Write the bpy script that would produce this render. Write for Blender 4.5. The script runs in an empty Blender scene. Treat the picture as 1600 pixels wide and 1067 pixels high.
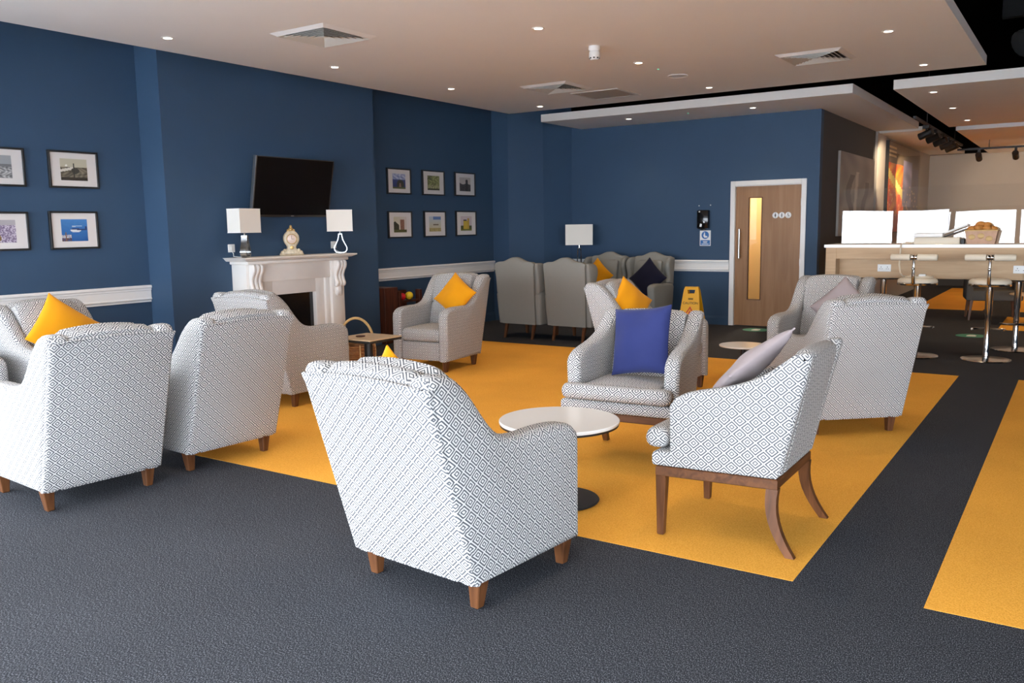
import bpy, bmesh, math, random
from mathutils import Vector, Matrix, Euler
random.seed(7)
S = bpy.context.scene
COL = S.collection
PI = math.pi
rad = math.radians

# ------------------------------------------------------------------ camera, sky, exposure
cam_d = bpy.data.cameras.new('camera')
cam_d.sensor_width = 36.0
cam_d.lens = 36.0 * 1338.71 / 1600
cam_d.clip_start = 0.05
cam = bpy.data.objects.new('camera', cam_d)
COL.objects.link(cam)
def cam_matrix(yaw, pitch, roll):
    f = Vector((math.sin(yaw) * math.cos(pitch), math.cos(yaw) * math.cos(pitch), -math.sin(pitch)))
    r = Vector((math.cos(yaw), -math.sin(yaw), 0))
    d = f.cross(r)
    r2 = r * math.cos(roll) + d * math.sin(roll)
    d2 = d * math.cos(roll) - r * math.sin(roll)
    return Matrix((r2, -d2, -f)).transposed().to_4x4()
cam.matrix_world = Matrix.Translation((0, 0, 1.5)) @ cam_matrix(-0.587447, 0.132055, 0.015089)
S.camera = cam

SKY = 16.5
world = bpy.data.worlds.new('overcast_sky')
S.world = world
world.use_nodes = True
wn = world.node_tree
bg = wn.nodes['Background']
bg.inputs[0].default_value = (0.86, 0.95, 1.05, 1)
bg.inputs[1].default_value = SKY
S.view_settings.view_transform = 'Standard'
S.view_settings.look = 'None'
S.view_settings.exposure = 0.0
S.view_settings.gamma = 1.0
S.view_settings.use_curve_mapping = False
S.cycles.use_denoising = True
S.cycles.max_bounces = 8
S.cycles.diffuse_bounces = 5
S.cycles.glossy_bounces = 4
S.cycles.transparent_max_bounces = 8
S.cycles.sample_clamp_indirect = 6.0
S.cycles.caustics_reflective = False
S.cycles.caustics_refractive = False

WIN_Y = -0.9          # the glazed wall behind the viewpoint
WIN_HEAD = 2.45
pl = bpy.data.lights.new('window_portal', 'AREA')
pl.shape = 'RECTANGLE'; pl.size = 19.2; pl.size_y = WIN_HEAD - 0.1
pl.cycles.is_portal = True
po = bpy.data.objects.new('window_portal', pl)
po.location = (1.6, WIN_Y + 0.02, WIN_HEAD / 2 + 0.05); po.rotation_euler = (rad(90), 0, 0)
COL.objects.link(po)
pl2 = bpy.data.lights.new('side_window_portal', 'AREA')
pl2.shape = 'RECTANGLE'; pl2.size = 2.2; pl2.size_y = WIN_HEAD - 0.1
pl2.cycles.is_portal = True
po2 = bpy.data.objects.new('side_window_portal', pl2)
po2.location = (-7.98, 0.5, WIN_HEAD / 2 + 0.05); po2.rotation_euler = (rad(90), 0, rad(-90))
COL.objects.link(po2)

SPOT_W = 40.0         # ceiling downlights
WARM = (1.0, 0.76, 0.50)

# ------------------------------------------------------------------ materials
def new_mat(name):
    m = bpy.data.materials.new(name); m.use_nodes = True
    nt = m.node_tree
    return m, nt, nt.nodes['Principled BSDF']
def plain(name, col, rough=0.6, metal=0.0, spec=0.5, noise=0.0, nscale=60.0, bump=0.0, coat=0.0, sheen=0.0):
    m, nt, b = new_mat(name)
    b.inputs['Base Color'].default_value = (*col, 1)
    b.inputs['Roughness'].default_value = rough
    b.inputs['Metallic'].default_value = metal
    b.inputs['Specular IOR Level'].default_value = spec
    b.inputs['Coat Weight'].default_value = coat
    b.inputs['Sheen Weight'].default_value = sheen
    if noise > 0 or bump > 0:
        tc = nt.nodes.new('ShaderNodeTexCoord')
        n = nt.nodes.new('ShaderNodeTexNoise'); n.inputs['Scale'].default_value = nscale
        n.inputs['Detail'].default_value = 4
        nt.links.new(tc.outputs['Object'], n.inputs['Vector'])
        if noise > 0:
            mx = nt.nodes.new('ShaderNodeMix'); mx.data_type = 'RGBA'
            mx.inputs['A'].default_value = (*[c * (1 - noise) for c in col], 1)
            mx.inputs['B'].default_value = (*[min(1, c * (1 + noise)) for c in col], 1)
            nt.links.new(n.outputs['Fac'], mx.inputs['Factor'])
            nt.links.new(mx.outputs['Result'], b.inputs['Base Color'])
        if bump > 0:
            bp = nt.nodes.new('ShaderNodeBump'); bp.inputs['Strength'].default_value = bump
            bp.inputs['Distance'].default_value = 0.004
            nt.links.new(n.outputs['Fac'], bp.inputs['Height'])
            nt.links.new(bp.outputs['Normal'], b.inputs['Normal'])
    return m
def emit(name, col, strength):
    m, nt, b = new_mat(name)
    b.inputs['Base Color'].default_value = (*col, 1)
    b.inputs['Emission Color'].default_value = (*col, 1)
    b.inputs['Emission Strength'].default_value = strength
    return m
def mathn(nt, op, a, b=None):
    n = nt.nodes.new('ShaderNodeMath'); n.operation = op
    for i, v in enumerate((a, b)):
        if v is None: continue
        if isinstance(v, (int, float)): n.inputs[i].default_value = v
        else: nt.links.new(v, n.inputs[i])
    return n.outputs[0]
def fabric_diamond():
    m, nt, b = new_mat('diamond_fabric')
    uv = nt.nodes.new('ShaderNodeUVMap'); uv.uv_map = 'UVMap'
    sp = nt.nodes.new('ShaderNodeSeparateXYZ'); nt.links.new(uv.outputs[0], sp.inputs[0])
    nz = nt.nodes.new('ShaderNodeTexNoise'); nz.inputs['Scale'].default_value = 14; nz.inputs['Detail'].default_value = 2
    nt.links.new(uv.outputs[0], nz.inputs['Vector'])
    wob = mathn(nt, 'MULTIPLY', mathn(nt, 'SUBTRACT', nz.outputs['Fac'], 0.5), 0.10)
    p = mathn(nt, 'ADD', mathn(nt, 'MULTIPLY', sp.outputs[0], 1 / 0.072), wob)
    q = mathn(nt, 'MULTIPLY', sp.outputs[1], 1 / 0.064)
    ab = []
    for op in ('ADD', 'SUBTRACT'):
        a = mathn(nt, op, p, q)
        ab.append(mathn(nt, 'ABSOLUTE', mathn(nt, 'SUBTRACT', a, mathn(nt, 'ROUND', a))))
    d = mathn(nt, 'MULTIPLY', mathn(nt, 'MAXIMUM', ab[0], ab[1]), 2.0)
    cr = nt.nodes.new('ShaderNodeValToRGB')
    e = cr.color_ramp.elements
    W = (0.625, 0.61, 0.595, 1); K = (0.085, 0.088, 0.100, 1)
    stops = [(0.0, W), (0.19, W), (0.23, K), (0.38, K), (0.42, W), (0.62, W), (0.66, K), (0.86, K), (0.90, W), (1.0, W)]
    e[0].position, e[0].color = stops[0]; e[1].position, e[1].color = stops[-1]
    for pos, c in stops[1:-1]:
        k = e.new(pos); k.color = c
    nt.links.new(d, cr.inputs[0])
    nt.links.new(cr.outputs[0], b.inputs['Base Color'])
    b.inputs['Roughness'].default_value = 0.9
    b.inputs['Specular IOR Level'].default_value = 0.15
    wv = nt.nodes.new('ShaderNodeTexNoise'); wv.inputs['Scale'].default_value = 420
    nt.links.new(uv.outputs[0], wv.inputs['Vector'])
    bp = nt.nodes.new('ShaderNodeBump'); bp.inputs['Strength'].default_value = 0.25; bp.inputs['Distance'].default_value = 0.002
    nt.links.new(wv.outputs['Fac'], bp.inputs['Height']); nt.links.new(bp.outputs[0], b.inputs['Normal'])
    return m
def carpet(name, c0, c1, c2, scale, rib=0.0):
    m, nt, b = new_mat(name)
    tc = nt.nodes.new('ShaderNodeTexCoord')
    mp = nt.nodes.new('ShaderNodeMapping'); mp.inputs['Scale'].default_value = (1, 0.55, 1)
    nt.links.new(tc.outputs['Object'], mp.inputs[0])
    n = nt.nodes.new('ShaderNodeTexNoise'); n.inputs['Scale'].default_value = scale; n.inputs['Detail'].default_value = 3
    nt.links.new(mp.outputs[0], n.inputs['Vector'])
    cr = nt.nodes.new('ShaderNodeValToRGB'); e = cr.color_ramp.elements
    e[0].position = 0.38; e[0].color = (*c0, 1); e[1].position = 0.70; e[1].color = (*c2, 1)
    k = e.new(0.52); k.color = (*c1, 1)
    nt.links.new(n.outputs['Fac'], cr.inputs[0])
    big = nt.nodes.new('ShaderNodeTexNoise'); big.inputs['Scale'].default_value = 1.3
    nt.links.new(tc.outputs['Object'], big.inputs['Vector'])
    v = mathn(nt, 'ADD', mathn(nt, 'MULTIPLY', big.outputs['Fac'], 0.3), 0.85)
    hs = nt.nodes.new('ShaderNodeHueSaturation'); nt.links.new(cr.outputs[0], hs.inputs['Color']); nt.links.new(v, hs.inputs['Value'])
    nt.links.new(hs.outputs[0], b.inputs['Base Color'])
    b.inputs['Roughness'].default_value = 0.95; b.inputs['Specular IOR Level'].default_value = 0.1
    bp = nt.nodes.new('ShaderNodeBump'); bp.inputs['Strength'].default_value = 0.5; bp.inputs['Distance'].default_value = 0.004
    nt.links.new(n.outputs['Fac'], bp.inputs['Height']); nt.links.new(bp.outputs[0], b.inputs['Normal'])
    return m
def wood(name, c0, c1, axis='Z', scale=3.0, rough=0.45):
    m, nt, b = new_mat(name)
    tc = nt.nodes.new('ShaderNodeTexCoord'); mp = nt.nodes.new('ShaderNodeMapping')
    sc = {'X': (0.6, 9, 9), 'Y': (9, 0.6, 9), 'Z': (9, 9, 0.6)}[axis]
    mp.inputs['Scale'].default_value = sc
    nt.links.new(tc.outputs['Object'], mp.inputs[0])
    n = nt.nodes.new('ShaderNodeTexNoise'); n.inputs['Scale'].default_value = scale; n.inputs['Detail'].default_value = 6
    n.inputs['Distortion'].default_value = 0.8
    nt.links.new(mp.outputs[0], n.inputs['Vector'])
    mx = nt.nodes.new('ShaderNodeMix'); mx.data_type = 'RGBA'
    mx.inputs['A'].default_value = (*c0, 1); mx.inputs['B'].default_value = (*c1, 1)
    cr = nt.nodes.new('ShaderNodeMapRange'); cr.inputs[1].default_value = 0.3; cr.inputs[2].default_value = 0.7
    nt.links.new(n.outputs['Fac'], cr.inputs[0]); nt.links.new(cr.outputs[0], mx.inputs['Factor'])
    nt.links.new(mx.outputs['Result'], b.inputs['Base Color'])
    b.inputs['Roughness'].default_value = rough; b.inputs['Specular IOR Level'].default_value = 0.3
    return m
def attr_mat(name, rough=0.4):
    m, nt, b = new_mat(name)
    a = nt.nodes.new('ShaderNodeVertexColor'); a.layer_name = 'Col'
    nt.links.new(a.outputs[0], b.inputs['Base Color']); b.inputs['Roughness'].default_value = rough
    return m
def clear_sheet(name, ior, rough=0.0):
    # thin clear acrylic: see-through with a fresnel reflection
    m = bpy.data.materials.new(name); m.use_nodes = True; nt = m.node_tree
    nt.nodes.clear()
    out = nt.nodes.new('ShaderNodeOutputMaterial'); mix = nt.nodes.new('ShaderNodeMixShader')
    tr = nt.nodes.new('ShaderNodeBsdfTransparent'); gl = nt.nodes.new('ShaderNodeBsdfGlossy')
    fr = nt.nodes.new('ShaderNodeFresnel'); fr.inputs['IOR'].default_value = ior
    gl.inputs['Roughness'].default_value = rough
    ge = nt.nodes.new('ShaderNodeNewGeometry')
    front = mathn(nt, 'SUBTRACT', 1.0, ge.outputs['Backfacing'])
    nt.links.new(mathn(nt, 'MULTIPLY', fr.outputs[0], front), mix.inputs[0]); nt.links.new(tr.outputs[0], mix.inputs[1]); nt.links.new(gl.outputs[0], mix.inputs[2])
    nt.links.new(mix.outputs[0], out.inputs[0])
    return m, nt, gl

M = {}
M['blue'] = plain('navy_wall_paint', (0.036, 0.073, 0.133), 0.6, spec=0.3, noise=0.05, nscale=3)
M['white'] = plain('white_gloss_paint', (0.86, 0.85, 0.84), 0.35)
M['ceil'] = plain('ceiling_paint', (0.88, 0.86, 0.84), 0.85, noise=0.02, nscale=2)
M['black'] = plain('black_paint', (0.006, 0.006, 0.007), 0.9, spec=0.0)
M['duct'] = plain('black_duct', (0.010, 0.010, 0.011), 0.5, spec=0.15)
M['foil'] = plain('crinkled_foil', (0.10, 0.105, 0.11), 0.5, 0.6, bump=1.0, nscale=25)
M['grey_wall'] = plain('grey_wall_paint', (0.40, 0.365, 0.33), 0.7, noise=0.04, nscale=2)
M['dark_wall'] = plain('charcoal_wall_paint', (0.055, 0.052, 0.05), 0.7)
M['carpet'] = carpet('charcoal_carpet', (0.013, 0.0135, 0.017), (0.033, 0.035, 0.042), (0.19, 0.195, 0.215), 270)
M['yellow_carpet'] = carpet('yellow_carpet', (0.74, 0.335, 0.042), (0.82, 0.385, 0.055), (0.86, 0.42, 0.075), 160)
M['fabric'] = fabric_diamond()
M['grey_fabric'] = plain('plain_grey_fabric', (0.25, 0.245, 0.225), 0.95, spec=0.1, noise=0.15, nscale=220, bump=0.3)
M['dark_fabric'] = plain('dark_grey_fabric', (0.10, 0.09, 0.08), 0.95, spec=0.1, noise=0.15, nscale=200)
M['leg'] = wood('dark_walnut', (0.060, 0.021, 0.007), (0.140, 0.052, 0.018), 'Z', 3, 0.45)
M['walnutx'] = wood('dark_walnut_rail', (0.060, 0.021, 0.007), (0.140, 0.052, 0.018), 'X', 3, 0.45)
M['door'] = wood('door_veneer', (0.255, 0.125, 0.052), (0.35, 0.182, 0.085), 'Z', 1.6, 0.4)
M['oak'] = wood('pale_oak', (0.45, 0.295, 0.165), (0.57, 0.39, 0.235), 'X', 2.0, 0.5)
M['tablewood'] = wood('pale_table_veneer', (0.50, 0.36, 0.22), (0.62, 0.46, 0.30), 'Y', 2.0, 0.3)
M['rack'] = wood('mahogany', (0.035, 0.010, 0.006), (0.11, 0.030, 0.014), 'Z', 2.5, 0.4)
M['yellow'] = plain('mustard_cushion_fabric', (0.66, 0.265, 0.006), 0.9, spec=0.1, noise=0.06, nscale=8, bump=0.15, sheen=0.1)
M['cobalt'] = plain('cobalt_velvet', (0.022, 0.030, 0.118), 0.8, spec=0.15, noise=0.18, nscale=7, bump=0.2, sheen=0.08)
M['navy'] = plain('dark_navy_cushion', (0.010, 0.010, 0.025), 0.85, spec=0.1, sheen=0.1)
M['mauve'] = plain('mauve_velvet', (0.32, 0.265, 0.27), 0.85, spec=0.1, noise=0.08, nscale=9, bump=0.15, sheen=0.08)
M['stone'] = plain('cream_stone', (0.84, 0.80, 0.76), 0.4, noise=0.05, nscale=5)
M['chrome'] = plain('chrome', (0.70, 0.69, 0.68), 0.14, 1.0)
M['loop'] = plain('polished_loop_metal', (0.50, 0.51, 0.52), 0.24, 1.0)
M['steel'] = plain('brushed_steel', (0.60, 0.58, 0.56), 0.3, 1.0)
M['shade'] = plain('white_lamp_shade', (0.82, 0.80, 0.76), 0.9, spec=0.1)
M['blackgloss'] = plain('black_gloss', (0.006, 0.006, 0.007), 0.12)
M['screen'] = plain('television_screen', (0.003, 0.003, 0.004), 0.3, spec=0.2)
M['blackmat'] = plain('black_satin', (0.012, 0.012, 0.013), 0.5)
M['laminate'] = plain('white_laminate', (0.92, 0.91, 0.89), 0.22, spec=0.7)
M['cream'] = plain('cream_leatherette', (0.72, 0.63, 0.50), 0.45)
M['plastic'] = plain('white_plastic', (0.86, 0.86, 0.85), 0.4)
M['grille'] = plain('grille_grey_white', (0.62, 0.60, 0.56), 0.5)
M['signyellow'] = plain('yellow_plastic', (0.85, 0.42, 0.005), 0.4)
M['red'] = plain('red_gloss', (0.55, 0.01, 0.02), 0.2)
M['ballyellow'] = plain('yellow_gloss', (0.80, 0.55, 0.02), 0.2)
M['signblue'] = plain('sign_blue', (0.02, 0.14, 0.42), 0.4)
M['signgreen'] = plain('sticker_green', (0.03, 0.26, 0.17), 0.5)
M['ink'] = plain('black_ink', (0.01, 0.01, 0.01), 0.6)
M['redink'] = plain('red_ink', (0.60, 0.03, 0.01), 0.6)
M['porcelain'] = plain('ivory_porcelain', (0.55, 0.46, 0.33), 0.3, noise=0.45, nscale=45)
M['gilt'] = plain('gilt', (0.55, 0.36, 0.14), 0.35, 0.6)
M['dial'] = plain('clock_dial', (0.70, 0.55, 0.48), 0.3)
M['wicker'] = plain('brown_wicker', (0.28, 0.12, 0.04), 0.7, noise=0.35, nscale=40, bump=0.4)
M['cane'] = plain('pale_cane', (0.55, 0.36, 0.15), 0.6, noise=0.2, nscale=40)
M['bread'] = plain('pastry_crust', (0.50, 0.20, 0.04), 0.6, noise=0.35, nscale=30)
M['hamper'] = plain('pinkish_basket', (0.50, 0.31, 0.21), 0.7, noise=0.25, nscale=25)
M['print'] = attr_mat('printed_picture', 0.35)
M['glow'] = emit('downlight_glow', (1.0, 0.86, 0.70), 14.0)
M['green_led'] = emit('green_led', (0.1, 0.9, 0.5), 1.5)
M['glow_warm'] = emit('corridor_lamp', (1.0, 0.72, 0.35), 6.0)
M['amber_wall'] = plain('corridor_paint', (0.70, 0.52, 0.28), 0.8)
M['acrylic'], _nt, _gl = clear_sheet('acrylic_sheet', 2.0)
_tc = _nt.nodes.new('ShaderNodeTexCoord'); _n = _nt.nodes.new('ShaderNodeTexNoise'); _n.inputs['Scale'].default_value = 1.6
_n.inputs['Detail'].default_value = 0
_nt.links.new(_tc.outputs['Object'], _n.inputs['Vector'])
_b = _nt.nodes.new('ShaderNodeBump'); _b.inputs['Strength'].default_value = 0.10; _b.inputs['Distance'].default_value = 0.02
_nt.links.new(_n.outputs['Fac'], _b.inputs['Height']); _nt.links.new(_b.outputs[0], _gl.inputs['Normal'])
M['pane'], _, _ = clear_sheet('window_pane', 1.3)
M['posterglass'], _, _ = clear_sheet('poster_glass', 1.08)
M['asphalt'] = plain('outside_apron', (0.75, 0.75, 0.75), 0.9)

# ------------------------------------------------------------------ mesh helpers
def box_uv(me):
    uv = me.uv_layers.new(name='UVMap') if not me.uv_layers else me.uv_layers[0]
    for p in me.polygons:
        n = p.normal
        a = [abs(n.x), abs(n.y), abs(n.z)]
        k = a.index(max(a))
        for li in p.loop_indices:
            c = me.vertices[me.loops[li].vertex_index].co
            uv.data[li].uv = ((c.y, c.z), (c.x, c.z), (c.x, c.y))[k]
def mesh_obj(name, bm, mat, parent=None, smooth=40, loc=None, uv=False):
    bmesh.ops.recalc_face_normals(bm, faces=bm.faces[:])
    me = bpy.data.meshes.new(name)
    bm.to_mesh(me); bm.free()
    for m in (mat if isinstance(mat, (list, tuple)) else [mat]):
        me.materials.append(m)
    if smooth:
        me.shade_smooth(); me.set_sharp_from_angle(angle=rad(smooth))
    if uv: box_uv(me)
    o = bpy.data.objects.new(name, me)
    COL.objects.link(o)
    if parent: o.parent = parent
    if loc: o.location = loc
    return o
def tag(o, label, cat, group=None):
    o['label'] = label; o['category'] = cat
    if group: o['group'] = group
    return o
def thing(name, label, cat, loc=(0, 0, 0), rz=0.0, group=None):
    o = bpy.data.objects.new(name, None)
    o.empty_display_size = 0.1
    COL.objects.link(o); o.location = loc; o.rotation_euler = (0, 0, rz)
    return tag(o, label, cat, group)
def struct(name, bm, mat, parent=None, smooth=0, label=None):
    o = mesh_obj(name, bm, mat, parent, smooth)
    if not parent: o['kind'] = 'structure'
    if label: o['label'] = label
    return o
def dup(root, loc, rz, label, group=None):
    r = root.copy(); COL.objects.link(r); r.location = loc; r.rotation_euler = (0, 0, rz)
    r['label'] = label
    if group: r['group'] = group
    for ch in list(root.children):
        c = ch.copy(); COL.objects.link(c); c.parent = r
        for g in ch.children:
            d = g.copy(); COL.objects.link(d); d.parent = c
    return r
def BM(): return bmesh.new()
def box(bm, x0, x1, y0, y1, z0, z1, bev=0.0, seg=2, mi=0):
    r = bmesh.ops.create_cube(bm, size=1.0)
    vs = r['verts']
    for v in vs:
        v.co = Vector((x0 + (v.co.x + .5) * (x1 - x0), y0 + (v.co.y + .5) * (y1 - y0), z0 + (v.co.z + .5) * (z1 - z0)))
    fs = list({f for v in vs for f in v.link_faces})
    for f in fs: f.material_index = mi
    if bev > 0:
        es = list({e for v in vs for e in v.link_edges})
        bmesh.ops.bevel(bm, geom=es, offset=bev, segments=seg, profile=0.5, affect='EDGES', clamp_overlap=True)
    return bm
def nbox(*a, **k): return box(BM(), *a, **k)
def loft(bm, rings, caps=True, closed=True, mi=0):
    vr = [[bm.verts.new(p) for p in r] for r in rings]
    n = len(rings[0])
    for a, b in zip(vr, vr[1:]):
        for i in range(n if closed else n - 1):
            j = (i + 1) % n
            f = bm.faces.new((a[i], a[j], b[j], b[i])); f.material_index = mi
    if caps:
        for r in (vr[0], vr[-1]):
            f = bm.faces.new(r); f.material_index = mi
    return bm
def offset2d(pts, r):
    n = len(pts); out = []
    area = sum(pts[i][0] * pts[(i + 1) % n][1] - pts[(i + 1) % n][0] * pts[i][1] for i in range(n))
    sg = 1 if area > 0 else -1
    for i in range(n):
        p0, p1, p2 = Vector(pts[i - 1]), Vector(pts[i]), Vector(pts[(i + 1) % n])
        d1 = (p1 - p0).normalized(); d2 = (p2 - p1).normalized()
        n1 = Vector((-d1.y, d1.x)) * sg; n2 = Vector((-d2.y, d2.x)) * sg
        b = n1 + n2
        if b.length < 1e-6: b = n1
        b.normalize(); c = max(0.5, b.dot(n1))
        out.append(tuple(p1 + b * (r / c)))
    return out
def slab(bm, prof, t, r, place, seg=4, mi=0):
    """outline prof (2-D) thickened by t with edges rounded to radius r; place(u, v, w) -> point, w in [0, t]"""
    rings = []
    r = min(r, t / 2 - 1e-4)
    if r <= 0:
        rings = [[place(u, v, w) for u, v in prof] for w in (0, t)]
    else:
        for k in range(seg + 1):
            a = PI / 2 * k / seg
            rings.append([place(u, v, r * (1 - math.sin(a))) for u, v in offset2d(prof, r * (1 - math.cos(PI / 2 - a + 0)) if False else r * (1 - math.sin(a)) * 0 + r * (1 - math.cos(a)))][::1])
        rings = []
        for k in range(seg + 1):
            a = PI / 2 * k / seg
            ins = r * (1 - math.sin(a)); w = r * (1 - math.cos(a))
            rings.append([place(u, v, w) for u, v in offset2d(prof, ins)])
        for k in range(seg, -1, -1):
            a = PI / 2 * k / seg
            ins = r * (1 - math.sin(a)); w = t - r * (1 - math.cos(a))
            rings.append([place(u, v, w) for u, v in offset2d(prof, ins)])
    return loft(bm, rings, mi=mi)
def tube(bm, pts, r, n=8, closed=False, mi=0, caps=True):
    pts = [Vector(p) for p in pts]
    rs = r if isinstance(r, (list, tuple)) else [r] * len(pts)
    rings = []; up = None
    m = len(pts)
    for i, p in enumerate(pts):
        a = pts[i - 1] if (i > 0 or closed) else p
        b = pts[(i + 1) % m] if (i < m - 1 or closed) else p
        t = (b - a).normalized()
        if up is None:
            up = Vector((0, 0, 1)) if abs(t.z) < 0.9 else Vector((1, 0, 0))
        s = t.cross(up).normalized(); up = s.cross(t).normalized()
        rings.append([p + (s * math.cos(2 * PI * k / n) + up * math.sin(2 * PI * k / n)) * rs[i] for k in range(n)])
    if closed: rings.append(rings[0]); return loft(bm, rings, caps=False, mi=mi)
    return loft(bm, rings, caps=caps, mi=mi)
def lathe(bm, prof, n=24, c=(0, 0, 0), mi=0):
    rings = []
    for r, z in prof:
        rings.append([Vector((c[0] + max(r, 1e-4) * math.cos(2 * PI * k / n), c[1] + max(r, 1e-4) * math.sin(2 * PI * k / n), c[2] + z)) for k in range(n)])
    return loft(bm, rings, mi=mi)
def sphere(bm, c, r, u=12, v=8, sc=(1, 1, 1), mi=0):
    g = bmesh.ops.create_uvsphere(bm, u_segments=u, v_segments=v, radius=r)
    for w in g['verts']:
        w.co = Vector((c[0] + w.co.x * sc[0], c[1] + w.co.y * sc[1], c[2] + w.co.z * sc[2]))
    for f in {f for w in g['verts'] for f in w.link_faces}: f.material_index = mi
    return bm
def leg_bm(top, bot, wt, wb, tip=True):
    """square tapered leg from top centre to bottom centre"""
    bm = BM(); rings = []
    for (c, w) in ((bot, wb), (top, wt)):
        h = w / 2
        rings.append([(c[0] - h, c[1] - h, c[2]), (c[0] + h, c[1] - h, c[2]), (c[0] + h, c[1] + h, c[2]), (c[0] - h, c[1] + h, c[2])])
    loft(bm, rings)
    bmesh.ops.bevel(bm, geom=bm.edges[:], offset=0.004, segments=1, affect='EDGES')
    return bm
def text_obj(name, s, size, mat, parent, loc, rot, depth=0.0015):
    cu = bpy.data.curves.new(name, 'FONT'); cu.body = s; cu.size = size; cu.extrude = depth
    cu.align_x = 'CENTER'; cu.align_y = 'CENTER'
    t = bpy.data.objects.new(name, cu); COL.objects.link(t)
    dg = bpy.context.evaluated_depsgraph_get()
    me = bpy.data.meshes.new_from_object(t.evaluated_get(dg))
    bpy.data.objects.remove(t)
    me.materials.clear(); me.materials.append(mat)
    o = bpy.data.objects.new(name, me); COL.objects.link(o)
    if parent: o.parent = parent
    o.location = loc; o.rotation_euler = rot
    return o
def arc(cx, cy, r, a0, a1, n):
    return [(cx + r * math.cos(a0 + (a1 - a0) * i / n), cy + r * math.sin(a0 + (a1 - a0) * i / n)) for i in range(n + 1)]
def smoothpts(pts, n=3):
    """catmull-rom through an open list of 2-D points"""
    out = []
    P = [Vector(p) for p in pts]
    for i in range(len(P) - 1):
        p0 = P[max(i - 1, 0)]; p1 = P[i]; p2 = P[i + 1]; p3 = P[min(i + 2, len(P) - 1)]
        for k in range(n):
            t = k / n
            out.append(tuple(0.5 * ((2 * p1) + (p2 - p0) * t + (2 * p0 - 5 * p1 + 4 * p2 - p3) * t * t + (3 * p1 - p0 - 3 * p2 + p3) * t ** 3)))
    out.append(tuple(P[-1]))
    return out

# ------------------------------------------------------------------ setting
XL, YB, XR = -8.0, 12.46, 11.0
floor = struct('floor', nbox(-8.3, XR + .2, WIN_Y - .2, 22.6, -0.12, 0.0), M['carpet'], label='charcoal carpet tile floor')
for i, (x0, x1, y0, y1) in enumerate(((-6.94, -0.94, 3.525, 9.275), (-0.437, 4.5, 3.535, 9.29), (-2.42, -1.35, 16.3, 21.6), (-0.93, 3.0, 13.5, 15.4), (-0.93, 3.0, 16.3, 21.6))):
    struct('floor_yellow_%d' % (i + 1), nbox(x0, x1, y0, y1, -0.01, 0.0012), M['yellow_carpet'], label='yellow carpet laid into the charcoal floor')
# walls
bm = BM()
box(bm, XL - .2, XL, 1.6, YB + .2, 0, 4.2); box(bm, XL - .2, XL, WIN_Y, -.6, 0, 4.2); box(bm, XL - .2, XL, -.6, 1.6, WIN_HEAD, 4.2)
struct('wall_left', bm, M['blue'])
bm = BM()
for (u0, u1, w0, w1) in ((-.6, -.55, 0, WIN_HEAD), (1.55, 1.6, 0, WIN_HEAD), (.475, .525, .08, WIN_HEAD - .08), (-.55, 1.55, 0, .08), (-.55, 1.55, WIN_HEAD - .08, WIN_HEAD)):
    box(bm, XL - .14, XL - .06, u0, u1, w0, w1)
w = struct('window_20', bm, M['dark_wall'])
for u0, u1 in ((-.55, .475), (.525, 1.55)): mesh_obj('pane', nbox(XL - .105, XL - .095, u0, u1, .08, WIN_HEAD - .08), M['pane'], w, 0)
struct('wall_chimney', nbox(XL - .05, -7.64, 5.30, 8.36, 0, 4.15), M['blue'])
bm = BM()
loft(bm, [[(-8.05, 11.51, z), (-7.69, 11.51, z), (-7.33, 11.99, z), (-7.05, 12.5, z), (-7.05, 12.6, z), (-8.05, 12.6, z)] for z in (0, 3.45)])
struct('wall_corner', bm, M['blue'])
bm = BM()
box(bm, XL, -4.34, YB, YB + .14, 0, 3.12); box(bm, -3.33, -3.12, YB, YB + .14, 0, 3.12); box(bm, -4.34, -3.33, YB, YB + .14, 2.09, 3.12)
struct('wall_back', bm, M['blue'])
struct('wall_back_void', nbox(XL, -3.12, YB, YB + .14, 3.12, 4.2), M['black'])
struct('wall_bar_side', nbox(-3.3, -3.12, YB + .14, 16.15, 0, 3.3), M['dark_wall'])
struct('wall_bar_pier', nbox(-3.3, -3.08, 16.15, 16.88, 0, 3.05), M['grey_wall'])
struct('wall_bar_rear', nbox(-3.3, -3.12, 16.88, 22.6, 0, 3.05), M['grey_wall'])
struct('wall_far', nbox(-3.3, XR + .2, 22.4, 22.6, 0, 3.02), M['grey_wall'])
struct('wall_side_void', nbox(-3.5, -3.32, YB + .14, 22.6, 2.72, 4.2), M['black'])
struct('wall_far_lower', nbox(-3.12, XR, 22.38, 22.4, 0, .95), M['dark_wall'])
struct('wall_far_void', nbox(-3.3, XR + .2, 22.4, 22.6, 3.02, 4.2), M['black'])
struct('wall_right', nbox(XR, XR + .2, WIN_Y, 22.6, 0, 4.2), M['blue'])
struct('wall_window_head', nbox(XL - .2, XR + .2, WIN_Y - .2, WIN_Y, WIN_HEAD, 4.2), M['grey_wall'])
# toilet lobby behind the door
bm = BM()
box(bm, -5.2, -3.32, 14.4, 14.5, 0, 2.7); box(bm, -5.3, -5.2, YB + .14, 14.5, 0, 2.7); box(bm, -5.3, -3.3, YB + .14, 14.5, 2.6, 2.7)
struct('wall_lobby', bm, M['amber_wall'])
ll = thing('lobby_lamp', 'warm ceiling lamp in the lobby seen through the door glass', 'lamp', (-4.2, 13.5, 2.6))
mesh_obj('lamp_body', lathe(BM(), [(0.13, 0), (0.14, -0.02), (0.12, -0.05), (0.05, -0.06)], 20), M['glow_warm'], ll)
pt = bpy.data.lights.new('lobby_bulb', 'POINT'); pt.energy = 120; pt.color = (1, .80, .52); pt.shadow_soft_size = 0.1
pto = bpy.data.objects.new('lobby_bulb', pt); pto.location = (-4.2, 13.5, 2.45); COL.objects.link(pto)
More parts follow.
